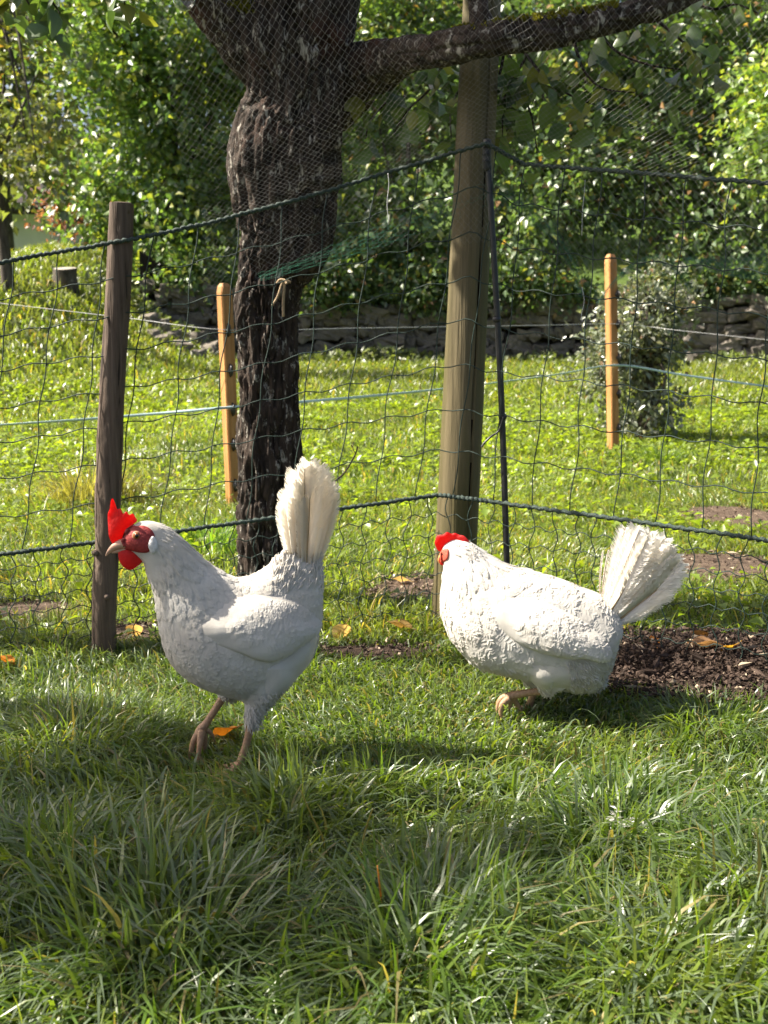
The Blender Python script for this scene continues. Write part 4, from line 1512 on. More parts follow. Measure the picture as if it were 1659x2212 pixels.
# green woven selvage of the net sagging below the cord
def band(path, wdt, Yd, nm, rows=9):
    C = crom([tuple(at(u, v_, Yd)) for (u, v_) in path], 110)
    T = np.gradient(C, axis=0)
    T /= np.linalg.norm(T, axis=1)[:, None]
    up = np.cross(T, np.array([0, 1.0, 0]))
    m = MB()
    wv = np.interp(np.linspace(0, 1, 110), np.linspace(0, 1, len(wdt)), wdt)
    for q in range(rows):
        f = q / (rows - 1) - 0.5
        P_ = C + up * (wv * f)[:, None] + np.array([0, 0.02, 0]) * math.sin(q * 1.3)
        P_[:, 2] += 0.0025 * np.sin(np.arange(110) * 1.9 + q * PI)
        m.tube(P_ - BO, 0.00026, 3, False)
    for q in range(0, 109, 1):
        e0, e1 = C[q] + up[q] * wv[q] * -0.5, C[q] + up[q] * wv[q] * 0.5
        m.tube(np.array([e0, e1 + T[q] * 0.006]) - BO, 0.00022, 3, False)
    o = m.build(nm, MAT['selvage'], bn)
    o['kind'] = 'stuff'


band([(560, 600), (720, 548), (860, 496), (985, 445), (1055, 420), (1085, 424), (1130, 446), (1175, 482), (1215, 530), (1245, 590), (1256, 640)], [0.012, 0.03, 0.045, 0.045, 0.038, 0.03, 0.025, 0.02, 0.012, 0.006], 2.36, 'selvage')
band([(1290, 655), (1335, 600), (1385, 566), (1430, 562), (1470, 590), (1492, 630)], [0.004, 0.008, 0.012, 0.012, 0.008, 0.004], 2.12, 'selvage', 5)
band([(1480, 560), (1560, 575), (1660, 580), (1800, 590)], [0.008, 0.03, 0.045, 0.05], 2.1, 'selvage')

# ================================================================== ORANGE STAKES, TAPE
def stake(base_px, top_px, half, rot, ins, label, side):
    b = gnd(*base_px)
    tpt = at(top_px[0], top_px[1], b.y)
    root = thing('wooden_stake', label, 'stake', tuple(b), 'orange wooden stakes in the meadow')
    ax = tpt - b
    V = []
    rings = [(-0.12, 1.0), (0.0, 1.0), (0.25, 1.0), (0.5, 1.0), (0.75, 1.0), (0.96, 1.0), (0.985, 0.86), (1.0, 0.55)]
    ch = 0.22
    sq = []
    for (sx, sy) in ((1, -1), (1, 1), (-1, 1), (-1, -1)):
        a_ = (sx, sy * (1 - ch)) if sx * sy < 0 else (sx * (1 - ch), sy)
        b_ = (sx * (1 - ch), sy) if sx * sy < 0 else (sx, sy * (1 - ch))
        sq += [b_, a_] if (sx, sy) in ((1, -1), (-1, 1)) else [b_, a_]
    sq = sorted(sq, key=lambda q: math.atan2(q[1], q[0]))
    cr, sr = math.cos(rot), math.sin(rot)
    for (q, k) in rings:
        for (a_, b_) in sq:
            x, y = a_ * half * k, b_ * half * k
            V.append((ax.x * q + x * cr - y * sr, ax.y * q + x * sr + y * cr, ax.z * q))
    n = 8
    i = np.arange(len(rings) - 1)[:, None] * n
    j = np.arange(n)[None, :]
    F = [np.stack([i + j, i + (j + 1) % n, i + n + (j + 1) % n, i + n + j], -1).reshape(-1, 4), np.array([[(len(rings) - 1) * n + k for k in range(n)]])]
    link('stake_body', mesh_np('stake_body', V, F, MAT['orange_wood'], False), root)
    for (u, v_) in ins:
        c = at(u, v_, b.y - half * 0.6) - b
        m = MB()
        sgn = side
        m.tube([c + Vector((-sgn * 0.016, 0.01, 0)), c + Vector((-sgn * 0.002, 0, 0)), c + Vector((sgn * 0.004, -0.004, 0))], [0.007, 0.012, 0.009], 10)
        a = np.linspace(0, 2 * PI, 17)
        ring = np.stack([c.x + sgn * 0.006 + 0 * a, c.y - 0.012 + 0.011 * np.cos(a), c.z + 0.017 * np.sin(a)], -1)
        m.tube(ring, 0.0042, 6, False)
        m.tube([c + Vector((sgn * 0.0, -0.006, -0.024)), c + Vector((0, -0.01, 0)), c + Vector((0, -0.006, 0.024))], [0.003, 0.009, 0.003], 8)
        m.build('insulator', MAT['insulator'], root)
    return b


sb = stake((505, 1092), (484, 612), 0.0225, 0.62, [(493, 713), (498, 800), (503, 884), (504, 960), (508, 1048)], 'orange wooden stake with black insulators standing close to the fruit tree trunk', 1)
sr_ = stake((1325, 978), (1319, 549), 0.024, 0.42, [(1333, 636), (1334, 700), (1336, 773), (1336, 850), (1335, 925)], 'orange wooden stake with black insulators in front of the silvery shrub', 1)


def ribbon(name, pts, w, th, mat, label, cat, grp=None):
    C = crom([tuple(q) for q in pts], 160)
    T = np.gradient(C, axis=0)
    T /= np.linalg.norm(T, axis=1)[:, None]
    tw_ = 0.5 * np.sin(np.linspace(0, 14, 160)) + 0.3
    up = np.array([0, 0, 1.0]) - T * T[:, 2:3]
    sd = np.cross(T, up)
    wv = up * np.cos(tw_)[:, None] + sd * np.sin(tw_)[:, None]
    nv = np.cross(T, wv)
    V = np.stack([C + wv * w / 2 + nv * th, C + wv * w / 2 - nv * th, C - wv * w / 2 - nv * th, C - wv * w / 2 + nv * th], 1).reshape(-1, 3)
    i = np.arange(159)[:, None] * 4
    j = np.arange(4)[None, :]
    F = np.stack([i + j, i + (j + 1) % 4, i + 4 + (j + 1) % 4, i + 4 + j], -1).reshape(-1, 4)
    o = link(name, mesh_np(name, V, F, MAT[mat]))
    return tag(o, label, cat, grp)


def seg(a, b, n=6, sag=0.0):
    return [a.lerp(b, q / n) - Vector((0, 0, sag * math.sin(q / n * PI))) for q in range(n + 1)]


yl, yr = sb.y - 0.035, sr_.y - 0.035
A0, A1, A2, A3 = at(-340, 934, 3.9), at(497, 880, yl), at(1335, 789, yr), at(1900, 862, 6.4)
ribbon('fence_tape', seg(A0, A1, 5, .01) + seg(A1, A2, 5, .02)[1:] + seg(A2, A3, 5, 0.01)[1:], 0.010, 0.0006, 'tape', 'pale blue electric fence tape strung low between the orange stakes', 'tape')
B0, B1_, B2_, B3 = at(-300, 620, 4.4), at(497, 713, yl), at(1337, 700, yr), at(1900, 760, 5.2)
tag(MB().tube(crom([tuple(q) for q in seg(B0, B1_, 4) + seg(B1_, B2_, 4, -.0)[1:] + seg(B2_, B3, 4)[1:]], 80), 0.0013, 6).build('fence_line', MAT['white_line']), 'thin white electric fence line strung high between the orange stakes', 'line')

# dead twig leaning on the netting
q = [tuple(at(u, v_, 2.38)) for (u, v_) in [(772, 962), (768, 980), (745, 1020), (716, 1046), (690, 1075), (668, 1105)]]
dt = MB().tube(crom(q, 24), np.linspace(0.0015, 0.0032, 24), 6)
dt.tube(crom([tuple(at(u, v_, 2.38)) for (u, v_) in [(768, 980), (762, 968), (764, 955)]], 6), 0.001, 5)
tag(dt.build('dead_twig', MAT['bark']), 'thin bare dead twig poking up through the netting', 'twig')

# ================================================================== HENS
class Hen:
    def __init__(self, label, foot_px, yaw, cmap):
        self.c = cmap
        self.O = gnd(*foot_px)
        self.Y = self.O.y
        self.yaw = yaw
        self.cy = math.cos(yaw)
        self.root = thing('hen', label, 'hen', tuple(self.O), 'white hens on the lawn', (0, 0, yaw))
        a, b = self.pt(0, 0), self.pt(1000, 0)
        self.k = (b[0] - a[0]) * self.cy / 1000.0      # metres per drawing unit

    def pt(self, x, y, lat=0.0):
        """drawing unit (x, y) -> local x, lateral, z;  lat in drawing units, negative = camera side"""
        u, v_ = self.c(x, y)
        P = at(u, v_, self.Y) - self.O
        return np.array([P.x / self.cy, lat * getattr(self, 'k', 0.0), P.z])

    def body(self, st, extra, voxel=0.0034, lump=0.0035):
        st = crom(st, 70)
        n = 44
        a = np.arange(n) / n * 2 * PI
        V = []
        cen = []
        for (tx, ty, bx, by, w, wp) in st:
            T, B = self.pt(tx, ty), self.pt(bx, by)
            c, h = (T + B) / 2, (T - B) / 2
            cen.append(c)
            ca = np.cos(a)
            # egg: push the widest point down by wp
            wid = np.sin(a) * np.sqrt(np.clip(1 - 0.0 * ca, 0, 2)) * (1 - wp * ca)
            V.append(c[None, :] + ca[:, None] * h[None, :] + np.array([0, 1.0, 0])[None, :] * (wid * w * self.k)[:, None])
        self.spine = np.array(cen)
        self.spine_T = np.gradient(self.spine, axis=0)
        self.spine_T /= np.linalg.norm(self.spine_T, axis=1)[:, None]
        m = MB()
        V = np.vstack(V + [[cen[0]], [cen[-1]]])
        k = len(st)
        i = np.arange(k - 1)[:, None] * n
        j = np.arange(n)[None, :]
        F = np.stack([i + j, i + (j + 1) % n, i + n + (j + 1) % n, i + n + j], -1).reshape(-1, 4)
        jj = np.arange(n)
        F2 = np.vstack([np.stack([np.full(n, k * n), (jj + 1) % n, jj], -1), np.stack([np.full(n, k * n + 1), (k - 1) * n + jj, (k - 1) * n + (jj + 1) % n], -1)])
        m.add(V, [F, F2])
        for ch in extra:      # chains of (x, y, lat, r)
            C = crom(ch, 24)
            P_ = np.array([self.pt(q[0], q[1], q[2]) for q in C])
            # rounded ends
            rr = np.maximum(C[:, 3], 4) * self.k
            m.tube(P_, rr, 20)
        tmp = bpy.data.objects.new('tmp', m.mesh('tmp', MAT['feather']))
        COL.objects.link(tmp)
        md = tmp.modifiers.new('r', 'REMESH')
        md.mode = 'VOXEL'
        md.voxel_size = voxel
        md.use_smooth_shade = True
        ms = tmp.modifiers.new('s', 'SMOOTH')
        ms.factor, ms.iterations = 0.5, 9
        dg = bpy.context.evaluated_depsgraph_get()
        me = bpy.data.meshes.new_from_object(tmp.evaluated_get(dg))
        bpy.data.objects.remove(tmp)
        me.name = 'body'
        me.materials.clear()
        me.materials.append(MAT['feather'])
        nv = len(me.vertices)
        co = np.zeros(nv * 3, np.float32)
        me.vertices.foreach_get('co', co)
        co = co.reshape(-1, 3).astype(float)
        no = np.zeros(nv * 3, np.float32)
        me.vertices.foreach_get('normal', no)
        no = no.reshape(-1, 3)
        co += no * (lump * (fbm(co[:, 0] * 38, co[:, 1] * 38, co[:, 2] * 38, 3) - 0.45))[:, None]
        me.vertices.foreach_set('co', co.astype(np.float32).ravel())
        me.update()
        self.me = me
        self.obj = link('body', me, self.root)
        self.bvh = BVHTree.FromPolygons([Vector(q) for q in co], [tuple(q.vertices) for q in me.polygons])
        return self.obj

    def cast(self, x, z, side=-1):
        h = self.bvh.ray_cast(Vector((x, side * 0.5, z)), Vector((0, -side, 0)))
        return h

    def patch(self, outline, mat, name, side=-1, thick=0.002, base=0.0006, rings=14, n=72, parent=None, edge=0.5, sharp=2.0, soft=False):
        """closed outline in drawing units laid on the body surface, bulging"""
        O_ = np.array(outline, float)
        P2 = crom(np.vstack([O_, O_[:1]]), n + 1)[:-1]
        c2 = P2.mean(0)
        V = []
        last = None
        for q in range(rings + 1):
            f = q / rings
            for k in range(n):
                xy = c2 + (P2[k] - c2) * f
                l = self.pt(xy[0], xy[1])
                loc, nor, _, _ = self.cast(l[0], l[2], side)
                if loc is None:
                    nr = self.bvh.find_nearest(Vector((l[0], side * 0.04, l[2])))
                    loc, nor = nr[0], nr[1]
                    loc = Vector((l[0], loc.y * 0.6, l[2]))
                    nor = Vector((0, side, 0))
                if soft:
                    dv = P2[k] - c2
                    gk = float(sstep(-0.15, 0.35, dv[1] / (abs(dv[0]) * 0.6 + abs(dv[1]) + 1e-6)) * sstep(-0.9, 0.1, dv[0] / (np.abs(P2[:, 0] - c2[0]).max())))
                    th = thick * ((1 - f ** 2) ** 1.3 * (1 - gk) + (1 - f ** 4) ** edge * gk) - 0.0012 * f * (1 - gk)
                else:
                    th = base + thick * (1 - f ** sharp) ** edge
                if q == rings:
                    th = -0.002
                V.append(tuple(loc + nor * th))
        V = np.array(V)
        i = np.arange(rings)[:, None] * n
        j = np.arange(n)[None, :]
        F = np.stack([i + j, i + (j + 1) % n, i + n + (j + 1) % n, i + n + j], -1).reshape(-1, 4)
        return link(name, mesh_np(name, V, F, MAT[mat]), parent or self.root), V, F

    def slab(self, outline, mat, name, lat=0.0, thick=10, parent=None, wob=6, bulge=0.5, n=90, tilt=0.0):
        """free-standing fleshy slab (comb, wattle): outline in drawing units"""
        O_ = np.array(outline, float)
        P2 = crom(np.vstack([O_, O_[:1]]), n + 1)[:-1]
        c2 = P2.mean(0)
        rings = 8
        V = []
        for sgn in (-1, 1):
            for q in range(rings + 1):
                f = q / rings
                for k in range(n):
                    xy = c2 + (P2[k] - c2) * f
                    t_ = thick * (1 - f ** 2.5) ** bulge
                    wv = wob * math.sin(xy[0] * 0.035 + xy[1] * 0.021) + tilt * (xy[1] - c2[1])
                    V.append(self.pt(xy[0], xy[1], lat + wv + sgn * t_))
        V = np.array(V)
        tot = (rings + 1) * n
        i = np.arange(rings)[:, None] * n
        j = np.arange(n)[None, :]
        F = np.stack([i + j, i + (j + 1) % n, i + n + (j + 1) % n, i + n + j], -1).reshape(-1, 4)
        F = np.vstack([F[:, ::-1], F + tot])
        return link(name, mesh_np(name, V, F, MAT[mat]), parent or self.root)

    def tube(self, pts, name, mat, parent=None, n=10, ns=14, ring=0.0):
        C = crom(pts, ns)
        C[:, 3] *= (0.84 if mat in ('shank', 'claw') else 1.0) * (1 + ring * (np.arange(ns) % 2 * 2 - 1))
        P_ = [self.pt(q[0], q[1], q[2]) for q in C]
        return MB().tube(P_, np.maximum(C[:, 3], 1) * self.k, n).build(name, MAT[mat], parent or self.root)

    def feathers(self, co, no, area_n, size, width, lift, name, parent, skip=None, flow=None, camber=0.25, mat='feather', jitter=0.25, tipup=1.0, wrap=None, barbs=0):
        """overlapping feather shells on sampled surface points"""
        idx = area_n
        P_, N_ = co[idx], no[idx]
        if skip is not None:
            k = ~skip(P_)
            P_, N_ = P_[k], N_[k]
        D = flow(P_)
        D = D / (np.linalg.norm(D, axis=1)[:, None] + 1e-9) + unit(len(P_)) * jitter
        D = D - N_ * (D * N_).sum(1)[:, None]
        D /= np.linalg.norm(D, axis=1)[:, None] + 1e-9
        S = np.cross(D, N_)
        n = len(P_)
        sz = size(P_) * rng.uniform(0.75, 1.25, n)
        wd = width(P_) * rng.uniform(0.8, 1.2, n)
        lf = (lift(P_) if callable(lift) else np.full(n, lift)) * rng.uniform(0.4, 1.5, n) * tipup
        ss = np.array([0.0, 0.35, 0.7, 0.93])
        hw = np.array([0.45, 0.95, 0.95, 0.55])
        V, H = [], []
        for s, h in zip(ss, hw):
            for c in (-1, 0, 1):
                V.append(P_ + D * (sz * s)[:, None] + S * (wd * h * c * 0.5)[:, None])
                H.append(lf * s ** 1.3 * (1 - 0.45 * c * c) + 0.0003 - 0.0012 * (1 - s) ** 2)
        V.append(P_ + D * sz[:, None])
        H.append(lf * 0.8)
        V, H = np.stack(V, 1), np.stack(H, 1)
        if wrap is None:
            V = V + N_[:, None, :] * (H - camber * wd[:, None] * np.array([1, 0, 1] * 4 + [0]) * 0.4)[..., None]
        else:                                      # lay the shell round the curve of the bird
            for a_ in range(n):
                for b_ in range(13):
                    loc, nor, _, dist = wrap.find_nearest(Vector(V[a_, b_]))
                    if dist < 0.05:
                        V[a_, b_] = np.array(loc) + np.array(nor) * H[a_, b_] * (1 if np.dot(nor, N_[a_]) > 0 else -1)
        b = np.arange(n)[:, None] * 13
        q = []
        for r in range(3):
            for c in range(2):
                q.append(b + np.array([[r * 3 + c, r * 3 + c + 1, r * 3 + c + 4, r * 3 + c + 3]]))
        tr = [b + np.array([[9, 10, 12]]), b + np.array([[10, 11, 12]])]
        quads = [np.vstack(q)]
        allV = [V.reshape(-1, 3)]
        if barbs:                                  # loose barbs fraying past the edge of every shell
            cnt = n * 13
            cl = np.stack([V[:, 1], V[:, 4], V[:, 7], V[:, 10], V[:, 12]], 1)
            for sg in (0, 2):
                ed = np.stack([V[:, sg], V[:, 3 + sg], V[:, 6 + sg], V[:, 9 + sg], V[:, 12]], 1)
                for m_ in range(barbs):
                    tpar = np.clip(0.9 + 3.0 * (m_ + rng.random(n)) / barbs, 0, 3.9)
                    i0 = tpar.astype(int)
                    f0 = (tpar - i0)[:, None]
                    ar_ = np.arange(n)
                    c0 = cl[ar_, i0] * (1 - f0) + cl[ar_, i0 + 1] * f0
                    e0 = ed[ar_, i0] * (1 - f0) + ed[ar_, i0 + 1] * f0
                    out = e0 - c0
                    ext = rng.uniform(0.85, 1.12, n)[:, None]
                    tip = c0 + out * ext + D * (sz * rng.uniform(0.04, 0.12, n))[:, None] + N_ * (rng.uniform(0.0, 0.0001, n))[:, None]
                    mid = c0 * 0.45 + tip * 0.55 + N_ * 0.0001
                    w_ = D * (sz * 0.034 + 0.0003)[:, None]
                    allV.append(np.stack([c0 - w_ + N_ * 0.0001, c0 + w_ + N_ * 0.0001, mid + w_, mid - w_, tip + w_ * 0.3, tip - w_ * 0.3], 1).reshape(-1, 3))
                    bb = (np.arange(n) * 6 + cnt)[:, None]
                    quads.append(np.vstack([bb + np.array([[0, 1, 2, 3]]), bb + np.array([[3, 2, 4, 5]])]))
                    cnt += n * 6
        o = link(name, mesh_np(name, np.vstack(allV), [np.vstack(quads), np.vstack(tr)], MAT[mat]), parent)
        o['kind'] = 'stuff'
        return o

    def surf(self):
        nf = len(self.me.polygons)
        ce = np.zeros(nf * 3, np.float32)
        no = np.zeros(nf * 3, np.float32)
        ar = np.zeros(nf, np.float32)
        self.me.polygons.foreach_get('center', ce)
        self.me.polygons.foreach_get('normal', no)
        self.me.polygons.foreach_get('area', ar)
        return ce.reshape(-1, 3).astype(float), no.reshape(-1, 3).astype(float), ar / ar.sum()

    def spine_t(self, P_):
        d = ((P_[:, None, :] - self.spine[None, :, :]) ** 2 * np.array([1, 0, 1])).sum(2)
        return d.argmin(1)

    def plume(self, root_px, tip_px, wd, lat0, lat1, mat, seed, bend=0.0, rag=0.3, N_=100, tiltv=0.14):
        """one long tail feather with shaft and ragged vanes"""
        r = np.random.default_rng(seed)
        A, B = self.pt(root_px[0], root_px[1], lat0), self.pt(tip_px[0], tip_px[1], lat1)
        ax = B - A
        L = np.linalg.norm(ax)
        T = ax / L
        lat = np.array([tiltv * r.uniform(-1, 1), 1.0, tiltv * r.uniform(-0.5, 0.5)])
        S = np.cross(T, lat)
        S /= np.linalg.norm(S)
        Nn = np.cross(S, T)
        s = np.linspace(0, 1, N_)
        C = A + T * (s * L)[:, None] + S * (bend * L * np.sin(s * PI))[:, None] + Nn * (0.02 * L * np.sin(s * 2.2 + seed))[:, None]
        w0 = wd * self.k
        prof = np.clip(0.25 + 1.2 * s, 0, 1) ** 0.8 * np.sqrt(np.clip(1 - np.clip((s - 0.80) / 0.20, 0, 1) ** 2 * 0.75, 0, 1))
        V = [C + Nn * 0.0004]
        F = []
        cnt = N_
        for sg in (-1, 1):
            split = r.random(N_) < min(0.75, rag * 2.0) * (0.25 + 0.75 * s)
            wl = w0 * prof * (1 + rag * 0.5 * r.uniform(-1, 0.25, N_) * (0.2 + 0.8 * s))
            e1 = C + S * (sg * wl * 0.70)[:, None] + T * (wl * 0.55)[:, None] - Nn * (wl * 0.06)[:, None]
            e2 = C + S * (sg * wl)[:, None] + T * (wl * 0.95)[:, None] - Nn * (wl * 0.20)[:, None]
            base = cnt
            V += [e1, e2]
            cnt += 2 * N_
            for q in range(N_ - 1):
                a, b = q, q + 1
                F.append((a, b, base + b, base + a))
                if not split[q]:
                    F.append((base + a, base + b, base + N_ + b, base + N_ + a))
                elif r.random() < 0.85:
                    # a barb standing alone: pinched
                    V.append((e2[q:q + 1] * 0.7 + e2[q + 1:q + 2] * 0.3) + r.normal(0, 0.0012, (1, 3)))
                    F.append((base + a, base + b, cnt, cnt))
                    cnt += 1
        V = np.vstack(V)
        q4 = np.array([f for f in F if f[2] != f[3]])
        q3 = np.array([f[:3] for f in F if f[2] == f[3]]).reshape(-1, 3)
        Vt, Ft = tube_np(C + Nn * 0.0007, np.linspace(0.0014, 0.0005, N_), 5)
        m = MB()
        m.add(V, [q4] + ([q3] if len(q3) else []))
        m.add(Vt, Ft, mi=1)
        return m.build('tail_feather', [MAT[mat], MAT['rachis']], self.root)

    def leg(self, chain, toes, hind, name='leg'):
        o = self.tube(chain, name, 'shank', n=12, ns=41, ring=0.06)
        # scale rings
        for tch in toes:
            t_ = self.tube(tch, 'toe', 'shank', o, 9, 12)
            e, d = np.array(tch[-1], float), np.array(tch[-1], float) - np.array(tch[-2], float)
            d = d / (np.linalg.norm(d[:3]) + 1e-6)
            self.tube([(*e[:3], e[3] * 0.9), (*(e[:3] + d[:3] * 14 + np.array([0, 6, 0])), e[3] * 0.5), (*(e[:3] + d[:3] * 26 + np.array([0, 16, 0])), 2)], 'claw', 'claw', o, 7, 6)
        return o


def cmapL(x, y):
    return 199.1 + 0.34 * x, 962.2 + 0.34 * y


def cmapR(x, y):
    return 895.8 + 0.38 * x, 1061.7 + 0.38 * y


def hen_common(h, flow_down, szs, lifts, n_f, head_skip):
    co, no, pr = h.surf()
    tcount = len(h.spine)

    def flow(P_):
        i = h.spine_t(P_)
        d = h.spine_T[i].copy()
        f = np.clip((i / tcount - 0.45) / 0.3, 0, 1)[:, None]
        d = d * (1 - f) + np.array([1.0, 0, -0.25]) * f
        d[:, 2] -= flow_down * (1 - f[:, 0] * 0.6)
        return d

    def size(P_):
        i = h.spine_t(P_) / tcount
        return np.interp(i, [0, 0.2, 0.35, 0.5, 0.75, 1], [0.008, 0.018, 0.022, 0.024, 0.027, 0.026]) * szs

    def width(P_):
        i = h.spine_t(P_) / tcount
        return np.interp(i, [0, 0.2, 0.35, 0.5, 0.75, 1], [0.0026, 0.0034, 0.0075, 0.015, 0.017, 0.014]) * szs

    def lift(P_):
        i = h.spine_t(P_) / tcount
        return np.interp(i, [0, 0.25, 0.5, 0.85, 1], [0.0010, 0.0024, 0.0022, 0.0024, 0.0035]) * lifts

    idx = rng.choice(len(co), n_f, p=pr)
    h.feathers(co, no, idx, size, width, lift, 'plumage', h.root, head_skip, flow, jitter=0.14, wrap=h.bvh, barbs=5)
    h.flow, h.co, h.no, h.pr, h.fs = flow, co, no, pr, (size, width, lift)


def wing_feathers(h, V, F, side, n, szs, lifts, root_dir):
    f = F
    ce = V[f].mean(1)
    nn = np.cross(V[f[:, 2]] - V[f[:, 0]], V[f[:, 3]] - V[f[:, 1]])
    ar = np.linalg.norm(nn, axis=1)
    nn /= ar[:, None] + 1e-12
    nn = np.where((nn[:, 1] * side < 0)[:, None], -nn, nn)
    rngs = np.arange(len(f)) // 72
    ok = rngs < 10
    pr = ar * ok
    pr = pr / pr.sum()
    idx = rng.choice(len(f), n, p=pr)
    x0, x1 = V[:, 0].min(), V[:, 0].max()
    h.feathers(ce, nn, idx, lambda P_: np.interp((P_[:, 0] - x0) / (x1 - x0), [0, 0.4, 1], [0.014, 0.022, 0.034]) * szs,
               lambda P_: np.interp((P_[:, 0] - x0) / (x1 - x0), [0, 0.4, 1], [0.009, 0.014, 0.015]) * szs, 0.0016 * lifts, 'coverts', h._w, None,
               lambda P_: np.tile(np.array(root_dir, float), (len(P_), 1)), jitter=0.16, wrap=BVHTree.FromPolygons([Vector(q) for q in V], [tuple(int(w) for w in q) for q in F]), barbs=5)


# ------------------------------------------------------------------ hen with the raised tail, walking in the shade
h = Hen('white hen with tall upright tail and big red comb, head stretched forward', (512, 1648), 0.26, cmapL)
stL = [(238, 540, 250, 630, 34, 0), (262, 500, 285, 650, 55, 0), (310, 466, 335, 690, 72, 0), (390, 452, 362, 735, 84, 0), (470, 476, 382, 815, 96, 0), (560, 545, 418, 920, 122, 0), (690, 680, 440, 1075, 170, .05), (820, 790, 465, 1215, 222, .1),
       (920, 838, 520, 1350, 262, .15), (1000, 842, 630, 1465, 288, .2), (1062, 812, 775, 1548, 298, .25), (1128, 765, 950, 1600, 290, .32), (1192, 720, 1130, 1575, 262, .40), (1262, 695, 1295, 1462, 215, .42), (1345, 690, 1392, 1310, 160, .40), (1418, 715, 1424, 1160, 108, .3), (1438, 800, 1436, 960, 50, 0)]
thigh = [[(1130, 1380, -130, 150), (1060, 1500, -140, 125), (1020, 1600, -140, 84), (998, 1680, -138, 54), (984, 1745, -135, 36)],
         [(960, 1420, 110, 140), (905, 1520, 115, 110), (868, 1590, 115, 68), (846, 1640, 115, 42)],
         [(1330, 1150, -30, 90), (1400, 1100, -20, 60), (1425, 1040, -10, 30)]]
h.body(stL, thigh)
hs_ = h.pt(300, 560)


def skipL(P_):
    return (P_[:, 0] < h.pt(400, 600)[0]) & (P_[:, 2] > h.pt(300, 700)[2])


hen_common(h, 0.10, 1.15, 0.55, 3000, skipL)
WL = [(640, 1075), (760, 960), (880, 905), (1020, 895), (1160, 915), (1290, 965), (1370, 1040), (1412, 1120), (1398, 1150), (1300, 1215), (1190, 1275), (1100, 1312), (1020, 1300), (900, 1245), (760, 1185), (660, 1130)]
for sd in (-1, 1):
    w_, V, F = h.patch(WL, 'feather', 'wing', sd, 0.015, 0.0005, 15, 72, None, 0.42, 3.0, True)
    h._w = w_
    wing_feathers(h, V, F, sd, 420 if sd < 0 else 120, 1.3, 0.7, (1.0, 0, -0.12))
for sd in (-1, 1):
    h.patch([(1050, 1345), (1180, 1290), (1310, 1222), (1392, 1178), (1420, 1215), (1408, 1300), (1360, 1400), (1265, 1495), (1160, 1560), (1070, 1560), (1035, 1450)], 'feather', 'thigh_plumage', sd, 0.008, -0.0004, 12, 72, None, 0.9, 2.2)
FACE = [(232, 545), (250, 500), (290, 478), (350, 470), (395, 488), (420, 520), (425, 560), (400, 600), (385, 640), (330, 645), (270, 630), (238, 612), (222, 580)]
LOBE = [(388, 545), (405, 530), (422, 545), (436, 580), (435, 615), (420, 645), (400, 650), (385, 625), (376, 590)]
for sd in (-1, 1):
    f_, _, _ = h.patch(FACE, 'face', 'face', sd, 0.0016, 0.0008, 8, 60, None, 0.5, 3)
    h.patch(LOBE, 'earlobe', 'earlobe', sd, 0.0030, 0.0012, 6, 40, None, 0.5)
    lc = h.pt(314, 534)
    loc, nor, _, _ = h.cast(lc[0], lc[2], sd)
    nor = Vector((nor.x * 0.3, nor.y, nor.z * 0.3)).normalized()
    e = thing('eye', None, None, (0, 0, 0))
    e.parent = h.root
    loc = loc + nor * 0.0012
    for (nm, mt, r0, off, hgt) in (('eyelid', 'eyelid', 0.0068, 0, 0.0016), ('iris', 'iris', 0.0050, 0.0008, 0.0022), ('pupil', 'pupil', 0.0026, 0.0024, 0.0014)):
        q = nor.to_track_quat('Z', 'Y').to_matrix()
        prof = [(r0, -0.001), (r0, 0.0002), (r0 * 0.8, hgt * 0.6), (r0 * 0.45, hgt * 0.92), (0.00005, hgt)]
        a = np.arange(20) / 20 * 2 * PI
        V = np.vstack([np.stack([np.cos(a) * r, np.sin(a) * r, np.full(20, z)], -1) for (r, z) in prof])
        V = V @ np.array(q).T + np.array(loc + nor * off)
        i = np.arange(4)[:, None] * 20
        j = np.arange(20)[None, :]
        link(nm, mesh_np(nm, V, np.stack([i + j, i + (j + 1) % 20, i + 20 + (j + 1) % 20, i + 20 + j], -1).reshape(-1, 4), MAT[mt]), e)
h.slab([(172, 585), (154, 540), (149, 470), (147, 405), (158, 372), (164, 325), (175, 306), (190, 338), (203, 374), (222, 372), (236, 402), (256, 390), (272, 412), (294, 406), (308, 430), (318, 456), (290, 478), (262, 500), (244, 540), (225, 580), (198, 592)], 'comb', 'comb', 0, 13, None, 9, 0.5, 110, 0.05)
h.slab([(207, 640), (212, 685), (236, 726), (274, 748), (300, 744), (338, 716), (364, 672), (362, 636), (310, 615), (250, 622)], 'comb', 'wattle', -26, 12, None, 5, 0.5, 80, -0.05)
h.slab([(215, 640), (220, 680), (244, 716), (280, 736), (306, 730), (336, 704), (356, 666), (356, 632), (310, 615), (250, 622)], 'comb', 'wattle', 26, 12, None, 5, 0.5, 80, 0.05)
bk = h.tube([(262, 592, 0, 37), (225, 594, 0, 34), (190, 606, 0, 25), (162, 626, 0, 16), (143, 648, 0, 8), (135, 662, 0, 2)], 'beak', 'horn', n=14, ns=16)
h.tube([(262, 622, 0, 26), (225, 628, 0, 20), (195, 636, 0, 13), (170, 644, 0, 5)], 'lower_beak', 'horn', bk, n=12, ns=10)
